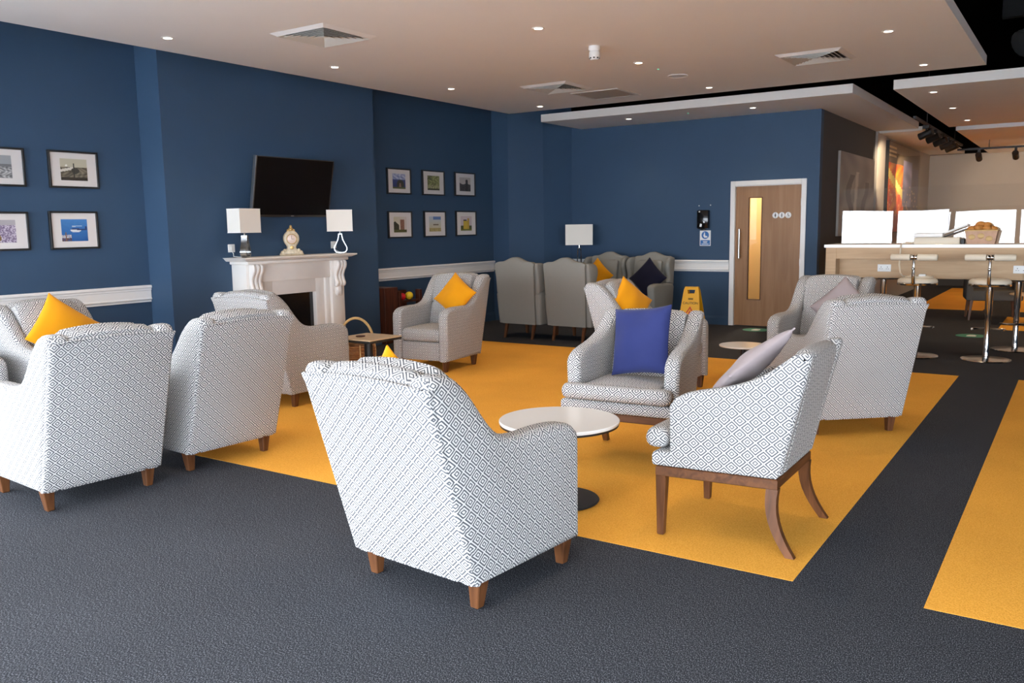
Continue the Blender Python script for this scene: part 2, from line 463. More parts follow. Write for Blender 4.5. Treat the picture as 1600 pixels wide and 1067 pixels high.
# windows behind the viewpoint
xs = [XL + 1.34 * i for i in range(16)]
for i, (a, b) in enumerate(zip(xs, xs[1:])):
    if a > XR: break
    b = min(b, XR)
    bm = BM()
    for (u0, u1, w0, w1) in ((a, a + .05, 0, WIN_HEAD), (b - .05, b, 0, WIN_HEAD), (a + .05, b - .05, 0, .08), (a + .05, b - .05, WIN_HEAD - .08, WIN_HEAD)):
        box(bm, u0, u1, WIN_Y - .12, WIN_Y - .04, w0, w1)
    w = struct('window_%d' % (i + 1), bm, M['dark_wall'])
    mesh_obj('pane', nbox(a + .05, b - .05, WIN_Y - .085, WIN_Y - .075, .08, WIN_HEAD - .08), M['pane'], w, 0)
bm = BM(); box(bm, -60, 60, -80, WIN_Y - 0.6, -0.6, -0.4); box(bm, -60, XL - .5, WIN_Y - .6, 20, -.6, -.4)
struct('ground_outside', bm, M['asphalt'])

# ceilings: floating plasterboard rafts under a black void
struct('ceiling_void', nbox(XL - .2, XR + .2, WIN_Y - .2, 22.6, 4.2, 4.4), M['black'])
struct('ceiling', nbox(-7.34, -1.015, WIN_Y, 11.04, 3.2, 3.3), M['ceil'], label='large floating ceiling raft')
struct('ceiling_back', nbox(-6.89, -2.45, 11.22, 16.2, 3.06, 3.17), M['ceil'], label='lower ceiling raft over the back wall')
struct('ceiling_bar_side', nbox(-3.2, -2.4, 16.24, 22.5, 3.03, 3.10), M['ceil'])
struct('ceiling_bar', nbox(-2.0, XR, 11.27, 16.3, 3.06, 3.17), M['ceil'], label='ceiling raft over the bar')
struct('ceiling_bar_rear', nbox(-1.9, XR, 16.34, 22.4, 3.0, 3.08), M['ceil'])
# ducts in the void
for i, (p, r) in enumerate((((-0.9, 8.0, 3.75), .22), ((-0.3, 9.0, 3.9), .14))):
    bm = BM(); tube(bm, [(p[0], p[1], p[2]), (p[0] + 11, p[1], p[2])], r, 16)
    for k in range(27): tube(bm, [(p[0] + .4 * k + .1, p[1], p[2]), (p[0] + .4 * k + .13, p[1], p[2])], r + .012, 16)
    tag(mesh_obj('air_duct', bm, M['duct']), ['larger black round air duct crossing the dark ceiling void', 'slimmer black round air duct high in the dark ceiling void'][i], 'duct')
bm = BM()
pts = [(-0.75 + .012 * k, 11.9 + .10 * math.sin(k * .10), 3.52 + .04 * math.sin(k * .21)) for k in range(90)]
tube(bm, pts, [.15 + .012 * (k % 2) for k in range(90)], 14)
tag(mesh_obj('flexible_duct', bm, M['foil']), 'crinkled silver flexible duct above the bar ceiling raft', 'duct')
for k, y in enumerate((6.9, 10.2, 12.4)):
    tag(mesh_obj('roof_beam', nbox(-1.0, XR - .05, y, y + .12, 3.95, 4.19), M['duct']), 'black roof beam in the ceiling void, %s' % ['nearest of the three', 'middle of the three', 'farthest of the three'][k], 'beam', 'black beams in the ceiling void')

# dado rails and skirting
def rail_profile(h0, h1, d):
    h = h1 - h0
    return [(0, h0), (d * .5, h0), (d * .55, h0 + h * .1), (d * .9, h0 + h * .16), (d * .9, h0 + h * .22), (d * .7, h0 + h * .25), (d * .7, h0 + h * .68),
            (d * .9, h0 + h * .71), (d * .9, h0 + h * .80), (d * 1.2, h0 + h * .86), (d * 1.2, h0 + h * .95), (d, h1), (0, h1)]
def rail(name, a, b, nrm, prof, mat):
    bm = BM()
    loft(bm, [[(p[0] + nrm[0] * u, p[1] + nrm[1] * u, v) for u, v in prof] for p in (a, b)])
    return struct(name, bm, mat)
RP = rail_profile(.80, .972, .034)
rail('trim_1', (XL, 1.62), (XL, 5.29), (1, 0), RP, M['white'])
rail('trim_2', (XL, 8.37), (XL, 11.5), (1, 0), RP, M['white'])
rail('trim_3', (-7.08, YB), (-4.385, YB), (0, -1), RP, M['white'])
SK = [(0, 0), (.018, 0), (.018, .10), (.008, .13), (0, .13)]
rail('baseboard_left', (XL, 1.62), (XL, 5.3), (1, 0), SK, M['blue'])
rail('baseboard_chimney', (-7.64, 5.3), (-7.64, 8.36), (1, 0), SK, M['blue'])
rail('baseboard_recess', (XL, 8.36), (XL, 11.51), (1, 0), SK, M['blue'])
rail('baseboard_back', (-7.05, YB), (-4.385, YB), (0, -1), SK, M['blue'])

# door
bm = BM()
for (x0, x1, z0, z1) in ((-4.38, -4.31, 0, 2.125), (-3.355, -3.285, 0, 2.125), (-4.31, -3.355, 2.055, 2.125)):
    box(bm, x0, x1, YB - .025, YB - .001, z0, z1, .006)
for (x0, x1, z0, z1) in ((-4.335, -4.31, 0, 2.06), (-3.355, -3.335, 0, 2.06), (-4.31, -3.355, 2.045, 2.06)):
    box(bm, x0, x1, YB - .002, YB + .13, z0, z1)
dr = struct('door_1', bm, M['white'])
bm = BM()
for (x0, x1, z0, z1) in ((-4.305, -4.112, .008, 2.045), (-3.92, -3.36, .008, 2.045), (-4.112, -3.92, .008, .395), (-4.112, -3.92, 1.88, 2.045)):
    box(bm, x0, x1, YB + .02, YB + .064, z0, z1)
leaf = mesh_obj('leaf', bm, M['door'], dr, 0)
bm = BM()
for (x0, x1, z0, z1) in ((-4.118, -4.106, .389, 1.886), (-3.926, -3.914, .389, 1.886), (-4.106, -3.926, .389, .401), (-4.106, -3.926, 1.874, 1.886)):
    box(bm, x0, x1, YB + .012, YB + .02, z0, z1)
mesh_obj('glazing_bead', bm, M['walnutx'], leaf, 0)
mesh_obj('vision_pane', nbox(-4.112, -3.92, YB + .038, YB + .044, .395, 1.88), M['pane'], leaf, 0)
bm = BM(); tube(bm, [(-4.23, YB + .02, 1.03), (-4.23, YB - .045, 1.03), (-4.23, YB - .05, 1.02), (-4.23, YB - .05, .99)], .009, 8)
bm = BM(); tube(bm, [(-4.23, YB - .045, 1.0), (-4.23, YB - .045, 1.43)], .014, 10)
for z in (1.04, 1.39): tube(bm, [(-4.23, YB - .045, z), (-4.23, YB + .02, z)], .009, 8)
mesh_obj('handle', bm, M['steel'], leaf)
for z in (.25, .9, 1.75): mesh_obj('hinge', nbox(-3.362, -3.35, YB - .004, YB + .02, z, z + .1), M['steel'], dr, 0)
for i, x in enumerate((-3.724, -3.632, -3.541)):
    bm = BM(); slab(bm, arc(0, 0, .043, 0, 2 * PI * 31 / 32, 31), .004, 0, lambda u, v, w: (x + u, YB + .02 - w, 1.62 + v))
    d = mesh_obj('sign_disc', bm, M['plastic'], leaf, 0)
    bm = BM(); yy = YB + .0155
    if i < 2:
        slab(bm, arc(0, .024, .006, 0, 2 * PI * 11 / 12, 11), .001, 0, lambda u, v, w: (x + u, yy - w, 1.62 + v))
        pr_ = [(-.006, .016), (.006, .016), (.013 if i == 0 else .008, -.008), (.005, -.008), (.005, -.030), (-.005, -.030), (-.005, -.008), (-.013 if i == 0 else -.008, -.008)]
        slab(bm, pr_, .001, 0, lambda u, v, w: (x + u, yy - w, 1.62 + v))
    else:
        slab(bm, arc(-.004, .024, .006, 0, 2 * PI * 11 / 12, 11), .001, 0, lambda u, v, w: (x + u, yy - w, 1.62 + v))
        slab(bm, [(-.008, .016), (0, .016), (.001, -.002), (.014, -.002), (.018, -.022), (.012, -.022), (.009, -.008), (-.008, -.008)], .001, 0, lambda u, v, w: (x + u, yy - w, 1.62 + v))
        tube(bm, [(x - .003 + .015 * math.cos(a * .4), yy, 1.604 + .015 * math.sin(a * .4)) for a in range(7, 17)], .0018, 5)
    mesh_obj('pictogram', bm, M['ink'], d, 0)

# ------------------------------------------------------------------ armchair with diamond fabric
def back_slab(w, zb, ztop, lean, t, crown, mat, name, parent, y0=0.0, rtop=.05, inset=0.0, n=14, puff=0.0):
    """leaning upholstered back: rear face runs from (y0, zb) to (y0-lean, ztop)"""
    bm = BM(); rings = []
    for i in range(n + 1):
        s = -1 + 2 * i / n
        x = s * w
        zt = ztop + crown * (1 - s * s) - (0.02 * max(0, abs(s) - .86) / .14)
        def ry(z): return y0 - lean * (z - zb) / (ztop - zb)
        pf = puff * (1 - s ** 4)
        prof = [(ry(zb), zb), (ry(zb + .2), zb + .2), (ry(zb + .5), zb + .5), (ry(zt - rtop), zt - rtop)]
        cx = ry(zt) + rtop; cz = zt - rtop
        prof += [(cx - rtop * math.cos(a) * .98, cz + rtop * math.sin(a)) for a in (PI * .2, PI * .4)]
        prof += [(ry(zt) + t * .5, zt + .006)]
        prof += [(ry(zt) + t - rtop * (1 - math.sin(a)), zt - rtop * (1 - math.cos(a))) for a in (PI * .2, PI * .42)]
        prof += [(ry(zt - .09) + t + pf * .5, zt - .10), (ry(zt - .3) + t + pf, zt - .3), (ry(zb + .25) + t + pf, zb + .25), (ry(zb) + t, zb)]
        rings.append([(x, y, z) for y, z in prof])
    loft(bm, rings)
    return mesh_obj(name, bm, mat, parent, 50, uv=True)
def cushion_block(w0, w1, y0, y1, z0, z1, bulge, mat, name, parent, r=.045):
    """boxed seat cushion with rounded edges and a domed top"""
    n = 10; bm = BM(); rings = []
    hz = (z1 - z0) / 2; zc = (z0 + z1) / 2
    xs_ = [w0, w0 + r * .3, w0 + r] + [w0 + r + (w1 - w0 - 2 * r) * k / n for k in range(1, n)] + [w1 - r, w1 - r * .3, w1]
    for x in xs_:
        e = min(x - w0, w1 - x)
        ins = r * (1 - math.sqrt(max(0, 1 - (1 - min(e, r) / r) ** 2)))
        s = (x - (w0 + w1) / 2) / ((w1 - w0) / 2)
        a, b = y0 + ins * .7, y1 - ins * .7
        lo, hi = z0 + ins * .6, z1 - ins * .6
        rr = min(r, (hi - lo) / 2 - .002)
        prof = []
        for (cy, cz, a0) in ((a + rr, lo + rr, PI), (b - rr, lo + rr, 1.5 * PI), (b - rr, hi - rr, 0), (a + rr, hi - rr, .5 * PI)):
            for k in range(4):
                an = a0 + PI / 2 * k / 3
                prof.append((cy + rr * math.cos(an), cz + rr * math.sin(an)))
            if a0 == 0:
                for k in range(1, 6):
                    yk = (b - rr) + (a + rr - b + rr) * k / 6
                    prof.append((yk, hi + bulge * math.sin(PI * k / 6) * (1 - s * s)))
        rings.append([(x, y, z) for y, z in prof])
    loft(bm, rings)
    return mesh_obj(name, bm, mat, parent, 60, uv=True)

def make_armchair(label):
    t = thing('armchair', label, 'armchair', group='diamond patterned armchairs')
    F = M['fabric']
    top = smoothpts([(-.245, .955), (-.225, .985), (-.17, .990), (-.10, .972), (-.02, .905), (.06, .805), (.13, .728), (.20, .692), (.30, .675), (.42, .677), (.55, .672), (.64, .655), (.69, .615)], 3)
    prof = [(0, .115)] + top + [(.70, .57), (.70, .35), (.70, .115), (.35, .115)]
    for s in (-1, 1):
        bm = BM()
        slab(bm, prof, .115, .038, lambda u, v, w: (s * (.35 - .115) + (w if s > 0 else -w) * 1.0 if s > 0 else -.35 + w, u, v), 4)
        mesh_obj('arm', bm, F, t, 50, uv=True)
    back_slab(.239, .115, .985, .232, .13, .018, F, 'back', t, rtop=.045)
    ob = smoothpts([(-.342, .120), (-.342, .5), (-.342, .90), (-.325, .945), (0, .962), (.325, .945), (.342, .90), (.342, .5), (.342, .120)], 2)
    bm = BM(); slab(bm, ob, .05, .018, lambda u, v, w: (u, -.2917 * (v - .115) - .012 + w, v), 3)
    mesh_obj('outside_back', bm, F, t, 50, uv=True)
    bm = BM(); tube(bm, [(-.32 + .64 * k / 16, -.2917 * (.830 + .016 * (1 - ((k - 8) / 8) ** 2)) - .012, .945 + .016 * (1 - ((k - 8) / 8) ** 2)) for k in range(17)], .006, 6)
    mesh_obj('piping', bm, F, t, 60, uv=True)
    back_slab(.235, .45, .985, .145, .10, .022, F, 'back_cushion', t, y0=.04, rtop=.045, puff=.035)
    mesh_obj('seat_base', nbox(-.238, .238, .10, .675, .118, .315, .015), F, t, 40, uv=True)
    cushion_block(-.236, .236, .10, .69, .315, .455, .022, F, 'seat_cushion', t)
    for sx in (-1, 1):
        for y, dy in ((.065, -.01), (.635, .01)):
            mesh_obj('leg', leg_bm((sx * .292, y, .116), (sx * .285, y + dy * .3, 0), .062, .040), M['leg'], t, 0)
    return t

A0 = make_armchair('diamond patterned armchair in the foreground, its back to the viewer, mustard cushion tip above it')
A0.location = (-2.232, 2.59, 0); A0.rotation_euler = (0, 0, rad(-5.5)); A0.scale = (1.03, 1.0, .985)
def armchair(x, y, deg, label):
    o = dup(A0, (x, y, 0.0), rad(deg), label); o.scale = (1, 1, 1)
    return o
armchair(-4.557, 2.648, 85.5, 'diamond patterned armchair seen from behind at the left, closest to the window side')
armchair(-4.578, 3.555, 87.5, 'diamond patterned armchair seen from behind, between the left one and the foreground one')
armchair(-5.861, 4.925, 0.5, 'diamond patterned armchair in front of the fireplace, its side beside the square table')
armchair(-5.863, 7.63, 185.3, 'diamond patterned armchair right of the fireplace holding a mustard cushion')
armchair(-3.539, 7.22, -89.3, 'diamond patterned armchair with a mustard cushion, behind the tub chair with the blue cushion')
armchair(-1.272, 6.33, 41.6, 'diamond patterned armchair with its back turned, on the yellow carpet near its right edge')
armchair(-1.98, 8.45, 175.5, 'diamond patterned armchair with a mauve cushion, facing the room in front of the bar')
armchair(-6.544, 3.466, -87.0, 'diamond patterned armchair against the left wall holding a mustard cushion')
armchair(-6.93, 2.64, -90, 'diamond patterned armchair at the left edge, only the end of its arm in view')

# ------------------------------------------------------------------ tub chairs on long legs
def make_tub(label):
    t = thing('tub_chair', label, 'chair', group='diamond patterned tub chairs')
    F = M['fabric']
    top = smoothpts([(-.128, .915), (-.115, .935), (-.06, .928), (.0, .885), (.08, .825), (.17, .782), (.27, .752), (.36, .733), (.44, .712), (.495, .682)], 3)
    prof = [(0.0, .365), (-.06, .63)] + top + [(.52, .645), (.52, .365), (.25, .365)]
    def xin(u): return .04 * (u + .0) / .52
    for s in (-1, 1):
        bm = BM()
        def pl(u, v, w, s=s):
            x = .31 - .095 + w + xin(u)
            return (s * (x + .05 * max(0, v - .5)), u, v)
        slab(bm, prof, .095, .032, pl, 4)
        mesh_obj('arm', bm, F, t, 50, uv=True)
    back_slab(.225, .365, .925, .125, .11, .012, F, 'back', t, rtop=.04, puff=.03)
    def pl2(u, v, w): return (u, v, .345 + w)
    bm = BM(); slab(bm, [(-.305, .01), (.305, .01), (.352, .60), (-.352, .60)], .075, .02, pl2, 3)
    mesh_obj('seat_base', bm, F, t, 50, uv=True)
    cushion_block(-.235, .235, .09, .53, .42, .515, .02, F, 'seat_cushion_core', t, .03).name = 'seat_cushion'
    cushion_block(-.335, .335, .535, .655, .425, .525, .0, F, 'seat_cushion_front', t, .045).name = 'cushion_front'
    bm = BM(); slab(bm, [(-.300, .012), (.300, .012), (.345, .585), (-.345, .585)], .048, .004, lambda u, v, w: (u, v, .297 + w), 1)
    mesh_obj('seat_frame', bm, M['walnutx'], t, 30)
    for sx in (-1, 1):
        mesh_obj('leg', leg_bm((sx * .318, .56, .30), (sx * .322, .562, 0), .052, .034), M['leg'], t, 0)
        bm = BM(); rings = []
        for k in range(9):
            u = k / 8; z = .30 * (1 - u)
            y = .035 + .012 * math.sin(u * PI) - .095 * u * u; h = .027 - .007 * u
            x = sx * (.282 + .035 * u)
            rings.append([(x - h * .8, y - h, z), (x + h * .8, y - h, z), (x + h * .8, y + h, z), (x - h * .8, y + h, z)])
        loft(bm, rings); mesh_obj('leg', bm, M['leg'], t, 25)
    return t
T0 = make_tub('diamond patterned tub chair with a mauve cushion, side on, beside the coffee table')
T0.location = (-1.083, 4.088, 0.003); T0.rotation_euler = (0, 0, rad(90.7))
TB = dup(T0, (-2.391, 5.255, 0.003), rad(184.6), 'diamond patterned tub chair holding the cobalt blue cushion, behind the coffee table')
TB.scale = (1.06, 1, 1)

# ------------------------------------------------------------------ wingback chairs
def make_wingback(label):
    t = thing('wingback_chair', label, 'chair', group='plain grey wingback chairs')
    F = M['grey_fabric']
    bm = BM(); rings = []; n = 20
    for i in range(n + 1):
        s = -1 + 2 * i / n; a = abs(s)
        zt = 1.045 + .062 * (0.5 + 0.5 * math.cos(PI * min(1, a / .68))) - .03 * max(0, a - .85) / .15
        prof = []
        for z in (.20, .45, .75, zt - .03):
            wx = .268 + .052 * (z - .2) / .85
            prof.append((s * wx, -.11 * (z - .2) / .85, z))
        prof.append((s * .318, -.11 + .02, zt)); prof.append((s * .318, -.11 + .10, zt)); prof.append((s * .318, .01, zt - .03))
        for z in (.75, .45, .20):
            prof.append((s * (.268 + .052 * (z - .2) / .85), .13 - .11 * (z - .2) / .85, z))
        rings.append(prof)
    loft(bm, rings); mesh_obj('back', bm, F, t, 60)
    wing = smoothpts([(-.02, .62), (-.04, .85), (-.06, .98), (-.05, 1.025), (0, 1.03), (.10, 1.02), (.16, .97), (.17, .88), (.13, .76), (.16, .67)], 3)
    armp = [(.03, .20)] + smoothpts([(-.02, .60), (.03, .655), (.2, .66), (.45, .665), (.58, .655), (.63, .61), (.62, .50)], 3) + [(.60, .20)]
    for s in (-1, 1):
        bm = BM(); slab(bm, wing, .07, .028, lambda u, v, w, s=s: (s * (.285 + w + .06 * max(0, u)), u, v), 3)
        mesh_obj('wing', bm, F, t, 60)
        bm = BM(); slab(bm, armp, .12, .04, lambda u, v, w, s=s: (s * (.245 + w), u, v), 3)
        mesh_obj('arm', bm, F, t, 60)
    mesh_obj('seat_base', nbox(-.25, .25, .08, .60, .20, .34, .015), F, t, 40)
    cushion_block(-.245, .245, .08, .64, .34, .47, .02, F, 'seat_cushion', t)
    back_slab(.20, .47, .985, .07, .07, .0, F, 'back_cushion', t, y0=.085, rtop=.03, puff=.03)
    for sx in (-1, 1):
        mesh_obj('leg', leg_bm((sx * .225, .05, .202), (sx * .225, -.01, 0), .045, .03), M['leg'], t, 0)
        mesh_obj('leg', leg_bm((sx * .25, .56, .202), (sx * .25, .57, 0), .05, .034), M['leg'], t, 0)
    return t
W0 = make_wingback('plain grey wingback chair seen from behind, the one next to the left wall column')
W0.location = (-6.345, 9.70, 0); W0.rotation_euler = (0, 0, rad(-2))
dup(W0, (-5.585, 9.72, 0), rad(-2), 'plain grey wingback chair seen from behind, in front of the wingback with the mustard cushion')
dup(W0, (-6.17, 12.02, 0), rad(178), 'plain grey wingback chair against the back wall holding a mustard cushion')
dup(W0, (-5.40, 11.95, 0), rad(176), 'plain grey wingback chair against the back wall holding a dark navy cushion')

# ------------------------------------------------------------------ cushions
def pillow_bm(size, th, seed=0):
    n = 18; bm = BM(); rnd = random.Random(seed)
    ph = [rnd.uniform(0, 6.28) for _ in range(6)]
    grid = {}
    for side in (-1, 1):
        for i in range(n + 1):
            for j in range(n + 1):
                u = -1 + 2 * i / n; v = -1 + 2 * j / n
                edge = (i in (0, n)) or (j in (0, n))
                pin = 1 - .07 * (1 - v * v) * abs(u) ** 3 if True else 1
                pin2 = 1 - .07 * (1 - u * u) * abs(v) ** 3
                x = u * size / 2 * pin; z = v * size / 2 * pin2
                h = ((1 - u ** 2) * (1 - v ** 2)) ** .42 * th / 2
                h *= 1 + .10 * math.sin(3 * u + 2 * v + ph[0]) + .07 * math.sin(5 * v - 3 * u + ph[1]) + .05 * math.sin(7 * u + ph[2])
                if edge: h = 0.004
                grid[side, i, j] = bm.verts.new((x, side * h, z))
    for side in (-1, 1):
        for i in range(n):
            for j in range(n):
                bm.faces.new([grid[side, i, j], grid[side, i + 1, j], grid[side, i + 1, j + 1], grid[side, i, j + 1]])
    ring = [(i, 0) for i in range(n)] + [(n, j) for j in range(n)] + [(i, n) for i in range(n, 0, -1)] + [(0, j) for j in range(n, 0, -1)]
    for a, b in zip(ring, ring[1:] + ring[:1]):
        bm.faces.new([grid[-1, a[0], a[1]], grid[-1, b[0], b[1]], grid[1, b[0], b[1]], grid[1, a[0], a[1]]])
    return bm
def cushion(c, size, th, yaw, lean, roll, mat, label, group=None, seed=0):
    o = mesh_obj('cushion', pillow_bm(size, th, seed), M[mat], None, 60)
    o.matrix_world = Matrix.Translation(c) @ Matrix.Rotation(rad(yaw), 4, 'Z') @ Matrix.Rotation(rad(-lean), 4, 'X') @ Matrix.Rotation(rad(roll), 4, 'Y')
    return tag(o, label, 'cushion', group)
MG = 'mustard cushions'
cushion((-6.395, 3.49, .775), .44, .14, 93, 22, 40, 'yellow', 'mustard cushion set on its corner in the armchair against the left wall', MG, 1)
cushion((-2.46, 2.80, .752), .38, .12, 174.5, 16, 43, 'yellow', 'mustard cushion whose tip shows over the back of the foreground armchair', MG, 2)
cushion((-5.68, 7.42, .775), .38, .13, 5, 20, 36, 'yellow', 'mustard cushion set on its corner in the armchair right of the fireplace', MG, 3)
cushion((-3.44, 7.14, .785), .38, .13, 66, 16, 40, 'yellow', 'mustard cushion in the armchair behind the tub chair with the blue cushion', MG, 4)
cushion((-6.22, 11.72, .735), .42, .13, -4, 14, 40, 'yellow', 'mustard cushion in the wingback chair against the back wall', MG, 5)
cushion((-5.32, 11.62, .735), .44, .13, -4, 14, 43, 'navy', 'dark navy cushion set on its corner in a wingback chair', None, 6)
cushion((-2.325, 4.985, .77), .44, .15, -12, 14, -7, 'cobalt', 'large cobalt blue velvet cushion upright in the tub chair', None, 7)
cushion((-1.325, 4.06, .81), .42, .105, -88, 47, 45, 'mauve', 'mauve velvet cushion leaning in the tub chair right of the coffee table', 'mauve cushions', 8)
cushion((-1.80, 8.14, .735), .42, .13, -3, 20, 44, 'mauve', 'mauve velvet cushion set on its corner in the armchair before the bar', 'mauve cushions', 9)

# ------------------------------------------------------------------ tables
t = thing('coffee_table', 'round white topped coffee table on a black disc base between the front chairs', 'table', (-2.335, 3.96, 0.003))
mesh_obj('tabletop', lathe(BM(), [(.30, .436), (.327, .438), (.33, .442), (.33, .452), (.326, .456)], 48), M['laminate'], t, 40)
mesh_obj('edge_band', lathe(BM(), [(.31, .424), (.325, .426), (.327, .437), (.30, .437)], 48), M['blackmat'], t, 40)
mesh_obj('column', lathe(BM(), [(.05, .02), (.038, .04), (.038, .40), (.06, .425)], 20), M['blackmat'], t)
mesh_obj('base', lathe(BM(), [(.215, 0), (.22, .006), (.215, .012), (.06, .024)], 40), M['blackmat'], t, 30)
t = thing('side_table', 'small round white side table beside the armchair before the bar', 'table', (-2.67, 8.02, 0.0))
t.scale = (.9, .9, .83)
mesh_obj('tabletop', lathe(BM(), [(.24, .405), (.25, .408), (.252, .42), (.248, .424)], 40), M['laminate'], t, 40)
mesh_obj('column', lathe(BM(), [(.05, .02), (.03, .04), (.03, .39), (.06, .406)], 16), M['blackmat'], t)
mesh_obj('base', lathe(BM(), [(.195, 0), (.2, .006), (.05, .022)], 32), M['blackmat'], t, 30)
t = thing('square_table', 'square pale wood side table with a black edge before the fireplace', 'table', (-5.57, 5.92, 0.003))
mesh_obj('tabletop', nbox(-.225, .225, -.22, .22, .488, .50, .003, 1), M['tablewood'], t, 0)
mesh_obj('edge_band', nbox(-.225, .225, -.22, .22, .466, .487, .003, 1), M['blackmat'], t, 0)
mesh_obj('column', lathe(BM(), [(.05, .012), (.04, .03), (.04, .45), (.07, .466)], 16), M['blackmat'], t)
mesh_obj('base', nbox(-.19, .19, -.19, .19, 0, .014, .003, 1), M['blackmat'], t, 0)
tag(mesh_obj('coaster', lathe(BM(), [(.04, 0), (.045, .004), (.045, .01), (.03, .012)], 20, (-5.63, 5.88, .503)), M['rack'], None), 'small dark coaster lying on the square wooden table', 'coaster')
# log basket
t = thing('basket', 'brown woven basket with a tall pale hoop handle beside the fireplace', 'basket', (-6.40, 6.62, .003))
bm = BM()
for k in range(15):
    z = .012 + .019 * k; r = .16 + .03 * math.sin(PI * k / 22)
    tube(bm, [((r + .006 * (-1) ** (i + k)) * math.cos(2 * PI * i / 36), (r + .006 * (-1) ** (i + k)) * math.sin(2 * PI * i / 36), z) for i in range(36)], .011, 5, True)
mesh_obj('body', bm, M['wicker'], t, 60)['kind'] = 'stuff'
for i in range(10):
    a = 2 * PI * i / 10
    bm = BM(); tube(bm, [((.17 + .03 * math.sin(PI * k / 8)) * math.cos(a), (.17 + .03 * math.sin(PI * k / 8)) * math.sin(a), .0 + .3 * k / 6) for k in range(7)], .008, 6)
    mesh_obj('stake', bm, M['cane'], t)
bm = BM(); tube(bm, [(.0 + .185 * math.cos(PI * k / 20) * .83, .185 * math.cos(PI * k / 20) * .55, .30 + .27 * math.sin(PI * k / 20)) for k in range(21)], .014, 8)
mesh_obj('handle', bm, M['cane'], t)
mesh_obj('bottom', lathe(BM(), [(.155, 0), (.155, .012)], 24), M['wicker'], t)
# rack with balls in the alcove
t = thing('wooden_rack', 'dark wooden rack in the alcove behind the armchair right of the fireplace', 'rack', (-7.72, 8.86, 0))
mesh_obj('cabinet', nbox(-.2, .14, -.46, -.20, 0, .74, .008), M['rack'], t, 0)
for y in (-.17, .26): mesh_obj('upright', nbox(.05, .13, y, y + .055, 0, .70 - .02, .008), M['rack'], t, 0)
mesh_obj('back_board', nbox(-.2, -.16, -.2, .32, 0, .66), M['rack'], t, 0)
mesh_obj('shelf', nbox(-.16, .11, -.115, .26, .52, .545), M['rack'], t, 0)
mesh_obj('lower_shelf', nbox(-.16, .11, -.115, .26, .16, .185), M['rack'], t, 0)
tag(mesh_obj('ball', sphere(BM(), (-7.66, 8.835, .595), .05, 20, 12), M['red'], None), 'glossy red ball on the wooden rack in the alcove', 'ball', 'balls on the wooden rack')
tag(mesh_obj('ball', sphere(BM(), (-7.66, 8.98, .600), .055, 20, 12), M['ballyellow'], None), 'glossy yellow ball on the wooden rack in the alcove', 'ball', 'balls on the wooden rack')

# ------------------------------------------------------------------ fireplace
t = thing('fireplace', 'cream stone fireplace surround with carved corbels on the chimney breast', 'fireplace', (-7.64, 6.765, 0))
t.scale = (1, .872, 1)
ST = M['stone']
bm = BM()
hw = .955
shp = [(.0, 1.185), (.29, 1.185), (.315, 1.188), (.335, 1.196), (.345, 1.206), (.36, 1.208), (.365, 1.214), (.365, 1.222), (.36, 1.226), (.0, 1.226)]
rings = []
for e, sgn in ((0, -1), (1, 1)):
    rings.append([(u, sgn * (hw - (.365 - u) * (1 if u > .0 else 1) * 0 - (.05 if v < 1.205 else 0)), v) for u, v in shp])
loft(bm, rings); mesh_obj('mantel_shelf', bm, ST, t, 30)
mesh_obj('bed_mould', nbox(0, .30, -.86, .86, 1.15, 1.185, .01), ST, t, 30)
mesh_obj('frieze', nbox(0, .215, -.60, .60, .955, 1.15, .004), ST, t, 30)
for s in (-1, 1):
    a, b = sorted((s * .60, s * .83))
    j = mesh_obj('jamb', nbox(0, .235, a, b, .0, 1.15, .006), ST, t, 30)
    a2, b2 = sorted((s * .52, s * .60))
    mesh_obj('inner_moulding', nbox(0, .20, a2, b2, .0, .955, .012), ST, t, 30)
    a3, b3 = sorted((s * .37, s * .52))
    mesh_obj('slip', nbox(0, .17, a3, b3, .0, .955, .003), ST, t, 30)
    mesh_obj('plinth', nbox(0, .255, *sorted((s * .585, s * .845)), 0, .16, .008), ST, t, 30)
    # corbel: S-scroll with three flutes, and a leaf under it
    cp = smoothpts([(.235, 1.15), (.30, 1.15), (.325, 1.12), (.32, 1.07), (.29, 1.02), (.275, .97), (.285, .92), (.30, .88), (.285, .845), (.255, .835), (.235, .84)], 3)
    for k in range(3):
        bm = BM(); y0 = s * .715 - .085 + .06 * k
        slab(bm, cp, .052, .018, lambda u, v, w: (u, y0 + w, v), 3)
        mesh_obj('corbel', bm, ST, t, 50)
    bm = BM(); sphere(bm, (.24, s * .715, .80), .055, 14, 10, (.7, 1.1, 1.25)); sphere(bm, (.245, s * .715 - .03, .775), .035, 10, 8, (.7, 1, 1.4)); sphere(bm, (.245, s * .715 + .03, .775), .035, 10, 8, (.7, 1, 1.4))
    mesh_obj('leaf_carving', bm, ST, t, 60)
mesh_obj('lintel', nbox(0, .17, -.37, .37, .795, .955, .003), ST, t, 30)
bm = BM(); box(bm, .003, .02, -.42, .42, 0, .795)
mesh_obj('fire_back', bm, M['blackmat'], t, 0)
bm = BM(); box(bm, .10, .115, -.42, .42, .06, .795); mesh_obj('fire_glass', bm, M['blackgloss'], t, 0)
mesh_obj('fire_surround_bar', nbox(.115, .135, -.42, -.38, 0, .795), M['blackmat'], t, 0)
mesh_obj('fire_surround_bar', nbox(.115, .135, .38, .42, 0, .795), M['blackmat'], t, 0)
mesh_obj('hearth', nbox(.0, .55, -.9, .9, 0.0, .035, .006), M['stone'], t, 30)

